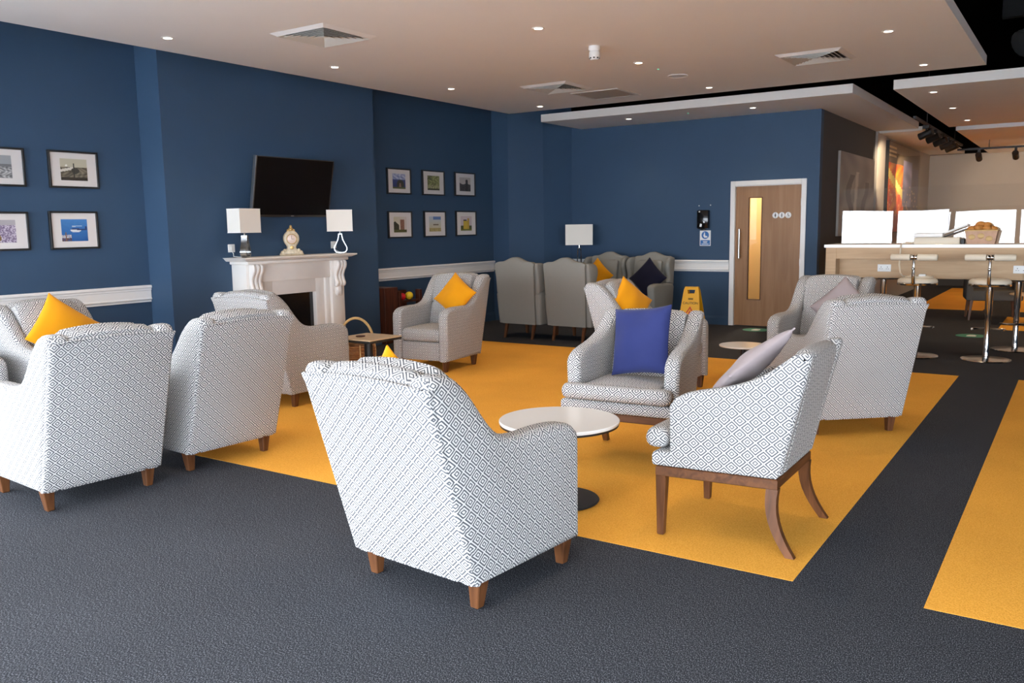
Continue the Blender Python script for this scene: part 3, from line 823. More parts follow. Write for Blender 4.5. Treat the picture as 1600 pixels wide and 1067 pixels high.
# television
t = thing('television', 'black flat television tilted forward on the chimney breast above the fireplace', 'television', (-7.44, 6.805, 1.98))
t.rotation_euler = (0, rad(11), 0)
mesh_obj('casing', nbox(-.045, .0, -.565, .565, -.325, .325, .008), M['blackmat'], t, 30)
bm = BM()
for (y0, y1, z0, z1) in ((-.567, -.555, -.327, .327), (.555, .567, -.327, .327), (-.555, .555, .318, .327), (-.555, .555, -.327, -.305)): box(bm, -.006, .006, y0, y1, z0, z1)
mesh_obj('bezel', bm, plain('gunmetal_bezel', (.10, .095, .09), .35, .8), t, 0)
mesh_obj('screen', nbox(.0, .003, -.555, .555, -.305, .318), M['screen'], t, 0)
mesh_obj('power_light', nbox(.006, .009, -.02, .02, -.320, -.311), M['steel'], t, 0)
mesh_obj('edge_strip', nbox(-.04, .0, -.572, -.566, -.327, .327), M['steel'], t, 0)
mesh_obj('wall_bracket', nbox(-.17, -.045, -.18, .18, -.16, .14), M['blackmat'], t, 0)

# mantel lamps
def make_lamp(label):
    t = thing('table_lamp', label, 'lamp', group='lamps on the mantelpiece')
    bm = BM(); w, d, z0, z1, k = .15, .09, .262, .515, .004
    rings = [[(sx * (w - i), sy * (d - i), z) for sx, sy in ((-1, -1), (1, -1), (1, 1), (-1, 1))] for i, z in ((0, z0), (0, z1), (k, z1), (k, z0), (0, z0))]
    loft(bm, rings, caps=False); mesh_obj('shade', bm, M['shade'], t, 0)
    bm = BM()
    for z in (z0, z1 - .006):
        rings = [[(sx * (w + i), sy * (d + i), z + h) for sx, sy in ((-1, -1), (1, -1), (1, 1), (-1, 1))] for i, h in ((-.003, 0), (.002, 0), (.002, .006), (-.003, .006), (-.003, 0))]
        loft(bm, rings, caps=False)
    mesh_obj('shade_trim', bm, M['white'], t, 0)
    half = smoothpts([(.022, .235), (.026, .20), (.034, .165), (.055, .12), (.075, .08), (.078, .05), (.062, .018), (.03, .004)], 4)
    out = half + [(-x, z) for x, z in reversed(half)]
    bm = BM(); m = len(out); inn = offset2d(out, .010)
    rings = []
    for pts_, y in ((out, -.032), (out, .032), (inn, .032), (inn, -.032), (out, -.032)):
        rings.append([(x, y, z) for x, z in pts_])
    loft(bm, rings, caps=False); mesh_obj('base_loop', bm, M['loop'], t, 50)
    mesh_obj('neck', lathe(BM(), [(.014, .228), (.012, .24), (.012, .30), (.02, .305)], 12), M['chrome'], t)
    bm = BM()
    for a in (0, PI / 2): tube(bm, [(-w * math.cos(a) - 0, -d * math.sin(a), .30), (w * math.cos(a), d * math.sin(a), .30)], .002, 5)
    mesh_obj('shade_spider', bm, M['chrome'], t)
    mesh_obj('bulb', sphere(BM(), (0, 0, .35), .03, 12, 8, (1, 1, 1.4)), M['plastic'], t)
    return t
L0 = make_lamp('table lamp with white rectangular shade on the left end of the mantelpiece')
L0.location = (-7.43, 6.07, 1.226); L0.rotation_euler = (0, 0, rad(96))
for c in L0.children:
    if c.name.startswith('base_loop'): c.rotation_euler = (0, 0, rad(24))
L1 = dup(L0, (-7.43, 7.48, 1.226), rad(44), 'table lamp with white shade and pear-shaped loop base on the right mantelpiece end')
for c in L1.children:
    if c.name.startswith('base_loop'): c.rotation_euler = (0, 0, 0)
# clock
t = thing('mantel_clock', 'ornate ivory porcelain clock with gilt trim at the centre of the mantelpiece', 'clock', (-7.44, 6.72, 1.226), rad(90 - 35))
PM = M['porcelain']
bm = BM()
prof = smoothpts([(.085, .0), (.105, .012), (.10, .04), (.07, .06), (.05, .085), (.055, .11), (.075, .14), (.088, .18), (.082, .225), (.055, .262), (.025, .28)], 3)
slab(bm, prof + [(-x, z) for x, z in reversed(prof)][1:] if False else prof + [(-x, z) for x, z in reversed(prof)], .07, .02, lambda u, v, w: (u, w - .035, v), 3)
mesh_obj('body', bm, PM, t, 60)
for s in (-1, 1):
    bm = BM(); sphere(bm, (s * .095, -.01, .028), .030, 12, 8); sphere(bm, (s * .075, -.02, .055), .022, 10, 8); sphere(bm, (s * .118, -.005, .014), .016, 10, 8)
    mesh_obj('scroll_foot', bm, PM, t, 60)
bm = BM(); sphere(bm, (0, 0, .29), .028, 12, 8); sphere(bm, (0, 0, .318), .016, 10, 8, (1, 1, 1.4)); sphere(bm, (-.03, 0, .278), .018); sphere(bm, (.03, 0, .278), .018)
mesh_obj('crest', bm, M['gilt'], t, 60)
bm = BM(); slab(bm, arc(0, .185, .052, 0, 2 * PI * 31 / 32, 31), .010, .003, lambda u, v, w: (u, -.034 - w, v), 2)
mesh_obj('dial', bm, M['dial'], t, 40)
bm = BM(); tube(bm, [(.054 * math.cos(2 * PI * k / 32), -.044, .185 + .054 * math.sin(2 * PI * k / 32)) for k in range(32)], .005, 6, True)
mesh_obj('bezel', bm, M['gilt'], t)
bm = BM(); box(bm, -.0015, .0015, -.048, -.045, .185, .225); box(bm, 0, .028, -.048, -.045, .184, .187)
mesh_obj('hand', bm, M['ink'], t, 0)
bm = BM(); slab(bm, arc(0, .09, .022, 0, 2 * PI * 15 / 16, 15), .012, .003, lambda u, v, w: (u, -.03 - w, v), 2)
mesh_obj('painted_panel', bm, M['gilt'], t, 40)
# sockets above the mantel
for (y, lab) in ((6.05, 'white fused wall switch left of the left mantel lamp'), (7.565, 'white fused wall switch beside the right mantel lamp')):
    t = thing('wall_socket', lab, 'socket', (-7.64, y, 1.325), group='switches above the mantelpiece')
    mesh_obj('plate', nbox(0, .012, -.043, .043, -.043, .043, .004), M['plastic'], t, 30)
    mesh_obj('rocker', nbox(.012, .017, -.012, .012, -.018, .018, .002), M['plastic'], t, 30)
    d = .05 if y < 7 else .04
    bm = BM(); tube(bm, [(.014, 0, -.03), (.03, .005, -.06), (.06, -.02 if y < 7 else .03, -.085), (.12, 0 if y < 7 else .06, -.093), (.17, .02 if y < 7 else .05, -.093)], .0035, 6)
    mesh_obj('flex', bm, M['plastic'], t)

# ------------------------------------------------------------------ pictures
def lerp3(a, b, t): return tuple(a[i] + (b[i] - a[i]) * t for i in range(3))
def srgb(c): return tuple((x / 255 / 12.92) if x / 255 < .04045 else ((x / 255 + .055) / 1.055) ** 2.4 for x in c)
def nz(x, y, s): return .5 + .5 * math.sin(x * 12.9 * s + 3 * math.sin(y * 7.7 * s)) * math.cos(y * 9.3 * s + 2 * math.sin(x * 5.1 * s))
def art_harbour(x, y):
    if y > .62: return (150, 155, 160)
    if y > .5: return (110, 112, 115)
    return lerp3((90, 90, 92), (205, 205, 205), nz(x, y, 2.2))
def art_plane(x, y):
    c = (190, 185, 165) if y > .62 else lerp3((70, 65, 55), (140, 132, 115), nz(x, y, 1.6))
    if abs(y - (.48 + .28 * (x - .15))) < .06 and x < .5: c = (215, 210, 200)
    if (x - .55) ** 2 + (y - .45) ** 2 < .022: c = (60, 58, 52)
    if (x - .22) ** 2 + (y - .68) ** 2 < .002: c = (240, 240, 235)
    if abs(x - .5) < .02 and .15 < y < .8: c = (50, 48, 45)
    if y < .16: c = (55, 50, 45)
    return c
def art_crowd(x, y):
    if y > .75: return (170, 165, 170)
    c = lerp3((85, 65, 100), (225, 220, 230), nz(x, y, 3.3))
    if (x - .3) ** 2 + (y - .2) ** 2 < .05: c = (120, 95, 60)
    return c
def art_helicopter(x, y):
    c = lerp3((38, 88, 150), (70, 125, 185), y + .12 * nz(x, y, 1.2))
    if ((x - .55) / .20) ** 2 + ((y - .50) / .10) ** 2 < 1: c = (225, 228, 232) if y < .52 else (45, 52, 95)
    if .6 < x < .97 and abs(y - (.52 + .12 * max(0, x - .85))) < .028: c = (45, 52, 95)
    if .92 < x < .98 and .5 < y < .68: c = (45, 52, 95)
    if abs(y - .68 - .05 * (x - .5)) < .02 and .40 < x < .80: c = (190, 205, 220)
    if x < .36 and y < .30 and nz(x, y, 5) > .35: c = (205, 200, 200) if y > .15 else (95, 65, 55)
    if abs(x - .16) < .03 and y < .42: c = (120, 90, 80)
    return c
def art_hills(x, y):
    c = lerp3((120, 130, 175), (205, 210, 225), nz(x, y, 1.1)) if y > .62 else lerp3((45, 55, 110), (75, 90, 140), y)
    if ((x - .6) / .28) ** 2 + ((y - .28) / .32) ** 2 < 1: c = (62, 60, 45)
    if abs(x - .58) < .09 * (1 - y) and y < .38: c = (150, 115, 105)
    if y < .12: c = (95, 100, 60)
    return c
def art_field(x, y):
    c = lerp3((95, 100, 60), (160, 165, 110), nz(x, y, 1.3))
    if y < .35 and nz(x, y, 4) > .6: c = (190, 180, 150)
    if y > .72 and x < .4 and nz(x, y, 3) > .5: c = (60, 62, 45)
    if y < .12: c = (60, 62, 40)
    return c
def art_castle(x, y):
    c = (190, 182, 178)
    if y < .62 - .12 * abs(math.sin(5 * x)) : c = lerp3((52, 50, 50), (85, 82, 82), nz(x, y, 2))
    if .55 < x < .75 and y < .85 - .2 * abs(x - .65): c = (50, 48, 50)
    return c
def art_ruin(x, y):
    c = lerp3((205, 200, 175), (215, 205, 200), x)
    if x < .4 and y < .72 - .8 * abs(x - .1): c = lerp3((45, 45, 38), (85, 82, 60), nz(x, y, 3))
    if .5 < x < .82 and y < .82: c = lerp3((135, 95, 80), (165, 120, 100), nz(x, y, 3))
    if y < .18: c = (95, 95, 55)
    return c
def art_beach(x, y):
    c = lerp3((205, 190, 150), (185, 200, 215), y)
    if y > .8 and x > .35: c = (95, 125, 180)
    if .4 < y < .5 and .35 < x < .8: c = (120, 110, 90)
    if y < .25: c = lerp3((190, 170, 115), (150, 140, 90), nz(x, y, 2))
    return c
def art_manor(x, y):
    c = (205, 190, 195)
    if .25 < x < .62 and y < .68: c = (195, 165, 60)
    if .62 <= x < .78 and y < .85: c = (185, 150, 60)
    if .25 < x < .55 and .68 < y < .76: c = (70, 55, 55)
    if (x < .25 or x > .78) and y < .35: c = (80, 85, 50)
    if y < .12: c = (110, 115, 55)
    return c
def print_mesh(name, art, w, h, nx=44, ny=34):
    me = bpy.data.meshes.new(name)
    vs = [(0, -w / 2 + w * i / nx, -h / 2 + h * j / ny) for j in range(ny + 1) for i in range(nx + 1)]
    fs = [(j * (nx + 1) + i, j * (nx + 1) + i + 1, (j + 1) * (nx + 1) + i + 1, (j + 1) * (nx + 1) + i) for j in range(ny) for i in range(nx)]
    me.from_pydata(vs, [], fs)
    ca = me.color_attributes.new('Col', 'FLOAT_COLOR', 'CORNER')
    k = 0
    for j in range(ny):
        for i in range(nx):
            c = srgb(art((i + .5) / nx, (j + .5) / ny))
            for q in range(4):
                ca.data[k].color = (*c, 1); k += 1
    me.materials.append(M['print'])
    return me
def picture(y0, y1, z0, z1, art, label, group, pw=.54, ph=.58):
    w, h = y1 - y0, z1 - z0
    t = thing('framed_picture', label, 'picture', (XL, (y0 + y1) / 2, (z0 + z1) / 2), group=group)
    b = .018
    bm = BM()
    for (a0, a1, b0, b1) in ((-w / 2, w / 2, h / 2 - b, h / 2), (-w / 2, w / 2, -h / 2, -h / 2 + b), (-w / 2, -w / 2 + b, -h / 2 + b, h / 2 - b), (w / 2 - b, w / 2, -h / 2 + b, h / 2 - b)):
        box(bm, 0.001, .032, a0, a1, b0, b1, .002, 1)
    mesh_obj('frame', bm, M['blackmat'], t, 0)
    mesh_obj('mount', nbox(.004, .018, -w / 2 + b, w / 2 - b, -h / 2 + b, h / 2 - b), plain('mount_card', (.74, .71, .70), .7) if 'mc' not in M else M['mc'], t, 0)
    o = bpy.data.objects.new('print', print_mesh('print', art, w * pw, h * ph)); COL.objects.link(o); o.parent = t; o.location = (.0195, .0, 0)
    return t
M['mc'] = plain('mount_card', (.74, .71, .70), .7)
g1, g2 = 'framed pictures on the left wall', 'framed pictures in the alcove'
picture(3.63, 4.12, 1.93, 2.272, art_harbour, 'framed grey harbour photograph on the left wall, cut by the frame edge, upper row', g1)
picture(4.335, 4.815, 1.93, 2.275, art_plane, 'framed sepia photograph of an aircraft on the left wall', g1)
picture(3.61, 4.11, 1.362, 1.708, art_crowd, 'framed purple and white photograph on the left wall, cut by the frame edge, lower row', g1)
picture(4.30, 4.77, 1.36, 1.716, art_helicopter, 'framed photograph of a helicopter over blue sea on the left wall', g1)
picture(8.965, 9.465, 1.985, 2.338, art_hills, 'framed photograph of blue hills under a cloudy sky in the alcove', g2)
picture(9.72, 10.235, 1.985, 2.343, art_field, 'framed green photograph of a field in the alcove, middle of the upper row', g2)
picture(10.49, 11.01, 1.99, 2.348, art_castle, 'framed photograph of a dark castle silhouette in the alcove', g2)
picture(8.96, 9.465, 1.38, 1.752, art_ruin, 'framed photograph of a reddish tower among trees in the alcove', g2)
picture(9.735, 10.245, 1.382, 1.758, art_beach, 'framed photograph of a pale beach under blue sky in the alcove', g2)
picture(10.495, 11.02, 1.385, 1.766, art_manor, 'framed photograph of a yellow manor house in the alcove', g2)

# ------------------------------------------------------------------ lamp, dispenser, signs at the back wall
t = thing('floor_lamp', 'lamp with white rectangular shade on twin chrome rods behind the wingback chairs', 'lamp', (-6.735, 12.1, 0), rad(27))
bm = BM(); w, d, z0, z1, k = .215, .10, 1.21, 1.535, .004
loft(bm, [[(sx * (w - i), sy * (d - i), z) for sx, sy in ((-1, -1), (1, -1), (1, 1), (-1, 1))] for i, z in ((0, z0), (0, z1), (k, z1), (k, z0), (0, z0))], caps=False)
mesh_obj('shade', bm, M['shade'], t, 0)
bm = BM(); tube(bm, [(-.06, 0, .03), (-.04, 0, .6), (-.026, 0, 1.12), (-.016, 0, 1.16), (.016, 0, 1.16), (.026, 0, 1.12), (.04, 0, .6), (.06, 0, .03)], .010, 8)
mesh_obj('stem', bm, M['chrome'], t)
mesh_obj('neck', lathe(BM(), [(.012, 1.16), (.012, 1.30)], 10), M['chrome'], t)
bm = BM(); tube(bm, [(-w, 0, 1.29), (w, 0, 1.29)], .003, 5); mesh_obj('shade_spider', bm, M['chrome'], t)
mesh_obj('base', lathe(BM(), [(.14, 0), (.145, .01), (.14, .025), (.02, .032)], 28), M['chrome'], t, 40)
t = thing('sanitiser_dispenser', 'black wall dispenser above the blue hand sign left of the door', 'dispenser', (-4.78, YB, 1.42))
mesh_obj('housing', nbox(-.09, .09, -.10, -.001, .02, .30, .02), M['blackgloss'], t, 40)
mesh_obj('nozzle', nbox(-.03, .03, -.085, -.02, -.005, .02, .006), M['blackmat'], t, 30)
mesh_obj('sensor_dot', nbox(-.055, -.035, -.104, -.10, .265, .285), M['plastic'], t, 0)
bm = BM(); slab(bm, arc(.03, .12, .013, 0, 2 * PI * 11 / 12, 11), .003, 0, lambda u, v, w: (u, -.10 - w, v)); slab(bm, [(-.04, .05), (-.01, .05), (-.005, .09), (-.03, .10)], .003, 0, lambda u, v, w: (u, -.10 - w, v))
mesh_obj('emblem', bm, M['steel'], t, 0)
t = thing('hand_sign', 'white and blue mandatory hand hygiene sign below the black dispenser', 'sign', (-4.765, YB, 1.30))
mesh_obj('panel', nbox(-.085, .085, -.005, -.001, -.115, .115), M['plastic'], t, 0)
bm = BM(); slab(bm, arc(0, .045, .058, 0, 2 * PI * 31 / 32, 31), .001, 0, lambda u, v, w: (u, -.005 - w, v)); mesh_obj('blue_disc', bm, M['signblue'], t, 0)
bm = BM(); slab(bm, [(-.025, .06), (-.005, .075), (.0, .035), (.03, .03), (.035, .01), (-.01, .005), (-.03, .03)], .0006, 0, lambda u, v, w: (u, -.0061 - w, v))
slab(bm, arc(-.012, .077, .009, 0, 2 * PI * 11 / 12, 11), .0006, 0, lambda u, v, w: (u, -.0061 - w, v)); mesh_obj('pictogram', bm, M['plastic'], t, 0)
mesh_obj('blue_block', nbox(-.075, .075, -.006, -.005, -.105, -.03), M['signblue'], t, 0)
bm = BM()
for z, w in ((-.05, .035), (-.067, .03), (-.088, .055)): box(bm, -w, w, -.0066, -.006, z - .004, z + .004)
mesh_obj('lettering', bm, M['plastic'], t, 0)
for i, (x, z) in enumerate(((-4.87, 1.785), (-4.69, 1.79))):
    tag(mesh_obj('wall_plug', lathe(BM(), [(.010, 0), (.008, .006)], 8), M['steel'], None), 'small bare wall plug above the black dispenser, %s' % ('its left one' if i == 0 else 'its right one'), 'fixing', 'wall plugs above the dispenser')
    o = bpy.context.scene.collection.objects[-1]; o.location = (x, YB - .001, z); o.rotation_euler = (rad(90), 0, 0)
# caution sign
t = thing('caution_sign', 'yellow folding CAUTION wet floor sign standing before the blue back wall', 'sign', (-4.55, 11.42, 0), rad(8))
for s in (-1, 1):
    bm = BM()
    outl = [(-.17, 0), (-.12, 0), (-.11, .03), (.11, .03), (.12, 0), (.17, 0), (.105, .60), (.09, .635), (-.09, .635), (-.105, .60)]
    hole = [(-.055, .60), (.055, .60), (.045, .545), (-.045, .545)]
    # panel with a carrying slot, built from four strips round the slot
    def P(u, v, w, s=s): return (u, s * (.02 + .17 * (1 - v / .635)) + (w if s > 0 else -w), v)
    for pts_ in ([(-.17, 0), (-.12, 0), (-.11, .03), (.11, .03), (.12, 0), (.17, 0), (.112, .545), (-.112, .545)], [(-.112, .545), (-.045, .545), (-.055, .60), (-.105, .60)],
                 [(.045, .545), (.112, .545), (.105, .60), (.055, .60)], [(-.105, .60), (.105, .60), (.09, .64), (-.09, .64)]):
        slab(bm, pts_, .014, 0, P)
    pn = mesh_obj('panel', bm, M['signyellow'], t, 0)
    if s < 0:
        ang = math.atan2(.17, .635)
        base = Matrix.Translation((0, -.19 - .0145, 0)) @ Matrix.Rotation(-ang + PI / 2, 4, 'X')
        def put(o, u, v, lift=.0):
            o.matrix_local = Matrix.Translation((u, -.02 - .17 * (1 - v / .635) - .015 - lift, v)) @ Matrix.Rotation(PI / 2 - ang, 4, 'X')
        o = text_obj('lettering', 'CAUTION', .048, M['ink'], pn, (0, 0, 0), (0, 0, 0)); put(o, 0, .415)
        bm = BM()
        for k in (-1, 0, 1): tube(bm, [(k * .022 - .012, .012, 0), (k * .022 + .012, -.012, 0)], .004, 5); tube(bm, [(k * .022 + .012, .012, 0), (k * .022 - .012, -.012, 0)], .004, 5)
        o = mesh_obj('emblem', bm, M['ink'], pn, 0); put(o, 0, .475)
        bm = BM(); slab(bm, [(-.085, -.07), (.085, -.07), (0, .075)], .001, 0, lambda u, v, w: (u, v, w)); o = mesh_obj('warning_triangle', bm, M['redink'], pn, 0); put(o, 0, .30)
        bm = BM(); slab(bm, [(-.058, -.055), (.058, -.055), (0, .045)], .001, 0, lambda u, v, w: (u, v, w + .001)); o = mesh_obj('triangle_field', bm, M['signyellow'], pn, 0); put(o, 0, .30)
        bm = BM(); slab(bm, [(-.02, -.04), (-.008, -.045), (.005, -.02), (.025, -.035), (.03, -.03), (.01, 0), (.0, .012), (-.012, .0)], .001, 0, lambda u, v, w: (u, v, w + .002)); slab(bm, arc(.004, .022, .007, 0, 2 * PI * 9 / 10, 9), .001, 0, lambda u, v, w: (u, v, w + .002))
        o = mesh_obj('falling_figure', bm, M['redink'], pn, 0); put(o, 0, .30)
mesh_obj('hinge', nbox(-.09, .09, -.02, .02, .625, .640), M['signyellow'], t, 0)
# floor stickers
for i, (x, y, lab) in enumerate(((-3.83, 12.05, 'round green floor sticker with white mark in front of the door'), (-1.16, 12.65, 'round green floor sticker with white mark under the bar stools'))):
    t = thing('floor_sticker', lab, 'sticker', (x, y, 0), group='green floor stickers')
    mesh_obj('disc', lathe(BM(), [(.19, 0.0003), (.19, .0015)], 32), M['signgreen'], t, 0)
    bm = BM(); slab(bm, [(-.05, -.08), (.05, -.08), (.06, .0), (.03, .10), (-.03, .10), (-.06, .0)], .0008, 0, lambda u, v, w: (u, v, .0016 + w)); mesh_obj('white_mark', bm, M['plastic'], t, 0)

# ------------------------------------------------------------------ bar counter
t = thing('bar_counter', 'long pale oak bar counter with a white top and open underside', 'counter', (0, 10.7, 0))
mesh_obj('countertop', nbox(-2.60, 3.5, 0, .62, 1.205, 1.242, .003, 1), M['laminate'], t, 0)
mesh_obj('apron', nbox(-2.46, 3.5, .02, .045, 1.075, 1.205), M['oak'], t, 0)
mesh_obj('end_panel', nbox(-2.58, -2.46, .01, .60, 0, 1.205, .003, 1), M['oak'], t, 0)
for i, (a, b) in enumerate(((-2.46, -.535), (-.53, 1.5), (1.505, 3.5))): mesh_obj('modesty_panel', nbox(a, b, .20, .225, .845, 1.205), M['oak'], t, 0)
mesh_obj('underside', nbox(-2.46, 3.5, .045, .60, 1.18, 1.205), M['oak'], t, 0)
for i, x in enumerate((-1.95, -.555)):
    t = thing('double_socket', 'white double socket on the counter panel, %s' % ('behind the left stool' if i == 0 else 'at the right frame edge'), 'socket', (x, 10.9, .962), group='sockets on the bar counter')
    mesh_obj('plate', nbox(-.074, .074, -.012, 0, -.043, .043, .004), M['plastic'], t, 30)
    for u in (-.035, .035):
        bm = BM()
        for (du, dv, ww, hh) in ((0, .012, .003, .006), (-.011, -.010, .005, .0025), (.011, -.010, .005, .0025)): box(bm, u + du - ww, u + du + ww, -.0125, -.012, dv - hh, dv + hh)
        mesh_obj('outlet', bm, M['ink'], t, 0)
    for u in (-.013, .013): mesh_obj('rocker', nbox(u - .006, u + .006, -.016, -.012, .012, .030), M['plastic'], t, 0)
# clear screens standing on the counter
for i, (x0, x1, tilt) in enumerate(((-2.49, -1.318, 1.35), (-1.312, 1.6, 1.55))):
    t = thing('counter_screen', ['clear acrylic screen on the left end of the bar counter', 'clear acrylic screen on the bar counter behind the pastry basket'][i], 'screen', (0, 11.10, 1.243), group='acrylic screens on the bar')
    o = mesh_obj('sheet', nbox(x0, x1, -.003, .003, .004, .66), M['acrylic'], t, 0); o.rotation_euler = (rad(-tilt), 0, 0)
    for x in (x0 + .12, x1 - .12): mesh_obj('foot', nbox(x - .01, x + .01, -.07, .07, 0, .004), M['steel'], t, 0)

# things on the counter
t = thing('document_box', 'cream document tray lying on the bar counter', 'tray', (-1.40, 10.92, 1.242), rad(2))
mesh_obj('body', nbox(-.235, .235, -.11, .12, 0, .075, .008), M['cream'], t, 30)
mesh_obj('lid', nbox(-.235, .06, -.12, .12, .078, .125, .008), M['laminate'], t, 30)
t = thing('tablet_stand', 'white tablet propped at a slant behind the cream tray on the bar', 'tablet', (-1.26, 11.0, 1.32), rad(0))
o = mesh_obj('tablet', nbox(-.17, .17, -.03, .03, -.01, .012, .004), M['plastic'], t, 30); o.location = (.0, 0, .075); o.rotation_euler = (0, rad(-22), 0)
o = mesh_obj('prop', nbox(-.15, .15, -.02, .02, -.006, .006), M['blackmat'], t, 0); o.location = (.03, 0, .045); o.rotation_euler = (0, rad(-22), 0)
t = thing('pastry_basket', 'pinkish basket heaped with golden pastries on the bar counter', 'basket', (-.955, 10.93, 1.242))
bm = BM()
loft(bm, [[(sx * w, sy * d, z) for sx, sy in ((-1, -1), (1, -1), (1, 1), (-1, 1))] for w, d, z in ((.135, .09, 0), (.16, .11, .15), (.15, .10, .15), (.127, .082, .01))])
mesh_obj('body', bm, M['hamper'], t, 0)
bm = BM(); tube(bm, [(.16 * sx, .11 * sy, .15) for sx, sy in ((-1, -1), (1, -1), (1, 1), (-1, 1))], .008, 6, True); mesh_obj('rim', bm, M['cane'], t)
for u, v, z in ((-.09, -.101, .08), (.0, -.104, .09), (.08, -.1, .06)):
    bm = BM(); sphere(bm, (u, v, z), .03, 10, 8, (1.2, .25, 1)); mesh_obj('woven_patch', bm, M['cane'], t)
k = 0
for (u, v, z, r) in ((-.10, -.03, .165, .045), (-.03, -.04, .175, .05), (.05, -.04, .17, .048), (.11, -.02, .165, .042), (-.07, .05, .17, .05), (.02, .04, .18, .05), (.09, .05, .17, .045), (-.02, 0, .215, .045), (.05, .01, .21, .042)):
    bm = BM(); sphere(bm, (0, 0, 0), r, 14, 10, (1.15, .95, .7)); tube(bm, [(-r * .8, 0, r * .5), (0, 0, r * .72), (r * .8, 0, r * .5)], .006, 5)
    o = mesh_obj('pastry', bm, M['bread'], None, 60)
    o.location = (-.955 + u, 10.93 + v, 1.242 + z); o.rotation_euler = (0, 0, k * 1.3); k += 1
    tag(o, 'golden brown pastry in the basket on the bar' if k < 8 else 'golden pastry crowning the heap in the bar basket, %s' % ('left one of the top pair' if k == 8 else 'right one of the top pair'), 'pastry', 'pastries in the basket')
tag(mesh_obj('card_holder', nbox(-1.155, -1.12, 10.86, 10.98, 1.2425, 1.30, .003), M['blackmat'], None, 0), 'small black holder between the cream tray and the pastry basket', 'holder')
o = tag(mesh_obj('biscuit', lathe(BM(), [(.035, 0), (.04, .01), (.03, .022)], 14), M['bread'], None), 'small brown biscuit at the left end of the cream tray', 'biscuit'); o.location = (-1.70, 10.88, 1.2425)
bm = BM()
tube(bm, [(-1.62, 10.86, 1.262), (-1.68, 10.80, 1.256), (-1.74, 10.72, 1.25), (-1.745, 10.685, 1.235), (-1.745, 10.66, 1.15), (-1.74, 10.60, 1.02), (-1.71, 10.50, .93), (-1.66, 10.36, .90)]
     + [(-1.50 + .14 * math.cos(a), 10.42 + .12 * math.sin(a), .892 + .004 * (k % 3)) for k, a in enumerate([2.6 + .35 * j for j in range(26)])], .009, 6)
t = tag(mesh_obj('extension_lead', bm, M['cream'], None), 'cream cable hanging from the bar and coiled on the left stool', 'cable')
mesh_obj('plug', nbox(-1.50, -1.43, 10.36, 10.42, .888, .925, .01), M['plastic'], t, 30)

# bar stools
def make_stool(label):
    t = thing('bar_stool', label, 'stool', group='chrome bar stools')
    mesh_obj('base', lathe(BM(), [(.245, 0), (.25, .006), (.245, .014), (.05, .026)], 40), M['chrome'], t, 30)
    mesh_obj('column', lathe(BM(), [(.034, .02), (.034, .09), (.03, .10), (.03, .48), (.036, .50), (.036, .82)], 20), M['chrome'], t, 30)
    bm = BM(); tube(bm, [(0, .03, .34), (0, .15, .32)], .012, 8); tube(bm, [(.16 * math.cos(a), .14 + .06 * math.sin(a), .32) for a in [PI * k / 12 for k in range(-1, 14)]], .012, 8)
    mesh_obj('footrest', bm, M['chrome'], t)
    mesh_obj('seat_rim', lathe(BM(), [(.18, .80), (.205, .805), (.208, .82), (.20, .832), (.05, .832)], 40), M['chrome'], t, 40)
    mesh_obj('seat', lathe(BM(), [(.2, .825), (.206, .84), (.20, .862), (.17, .880), (.1, .890), (.02, .892)], 40), M['cream'], t, 50)
    bm = BM(); tube(bm, [(0, -.16, .815), (0, -.215, .84), (0, -.235, .92), (0, -.225, 1.02), (0, -.235, 1.11)], [.02, .02, .018, .014, .014], 10)
    sphere(bm, (0, -.25, .99), .018)
    mesh_obj('back_stem', bm, M['chrome'], t)
    bm = BM(); sphere(bm, (-.018, -.235, 1.115), .03, 12, 8); sphere(bm, (.018, -.235, 1.115), .03, 12, 8)
    mesh_obj('back_joint', bm, M['chrome'], t)
    for s in (-1, 1):
        bm = BM(); tube(bm, [(s * .036, -.235, 1.115), (s * .04, -.235, 1.115), (s * .225, -.235, 1.115), (s * .235, -.235, 1.115)], [.028, .036, .036, .028], 18)
        mesh_obj('back_pad', bm, M['cream'], t, 40)
    return t
S0 = make_stool('chrome bar stool with a bare cream seat in front of the bar')
S0.location = (-.815, 10.49, 0); S0.rotation_euler = (0, 0, rad(2))
dup(S0, (-1.52, 10.45, 0), rad(-3), 'chrome bar stool with the cream cable coiled on its seat')
dup(S0, (-.60, 11.46, 0), rad(183), 'chrome bar stool on the far side of the bar, at the right frame edge')
dup(S0, (-2.06, 11.5, 0), rad(180), 'chrome bar stool on the far side of the bar, at its left end')

# far lounge behind the bar
t = thing('lounge_chair', 'dark grey chair on black legs standing beyond the bar', 'chair', (-1.12, 14.95, 0), rad(10))
mesh_obj('seat', nbox(-.32, .32, -.3, .3, .30, .46, .03), M['dark_fabric'], t, 40)
mesh_obj('back', nbox(-.32, .32, .24, .34, .40, .80, .03), M['dark_fabric'], t, 40)
for sx in (-1, 1): mesh_obj('arm', nbox(sx * .33 - .05, sx * .33 + .05, -.3, .3, .30, .62, .03), M['dark_fabric'], t, 40)
for sx in (-1, 1):
    for sy in (-1, 1): mesh_obj('leg', leg_bm((sx * .3, sy * .26, .31), (sx * .33, sy * .3, 0), .05, .03), M['leg'], t, 0)
t = thing('lounge_table', 'small round table beyond the bar at the right frame edge', 'table', (-.55, 14.3, 0.003))
mesh_obj('tabletop', lathe(BM(), [(.30, .43), (.31, .44), (.30, .45)], 32), M['tablewood'], t, 40)
mesh_obj('column', lathe(BM(), [(.035, .02), (.035, .43)], 12), M['blackmat'], t)
mesh_obj('base', lathe(BM(), [(.2, 0), (.2, .01), (.04, .02)], 24), M['blackmat'], t)

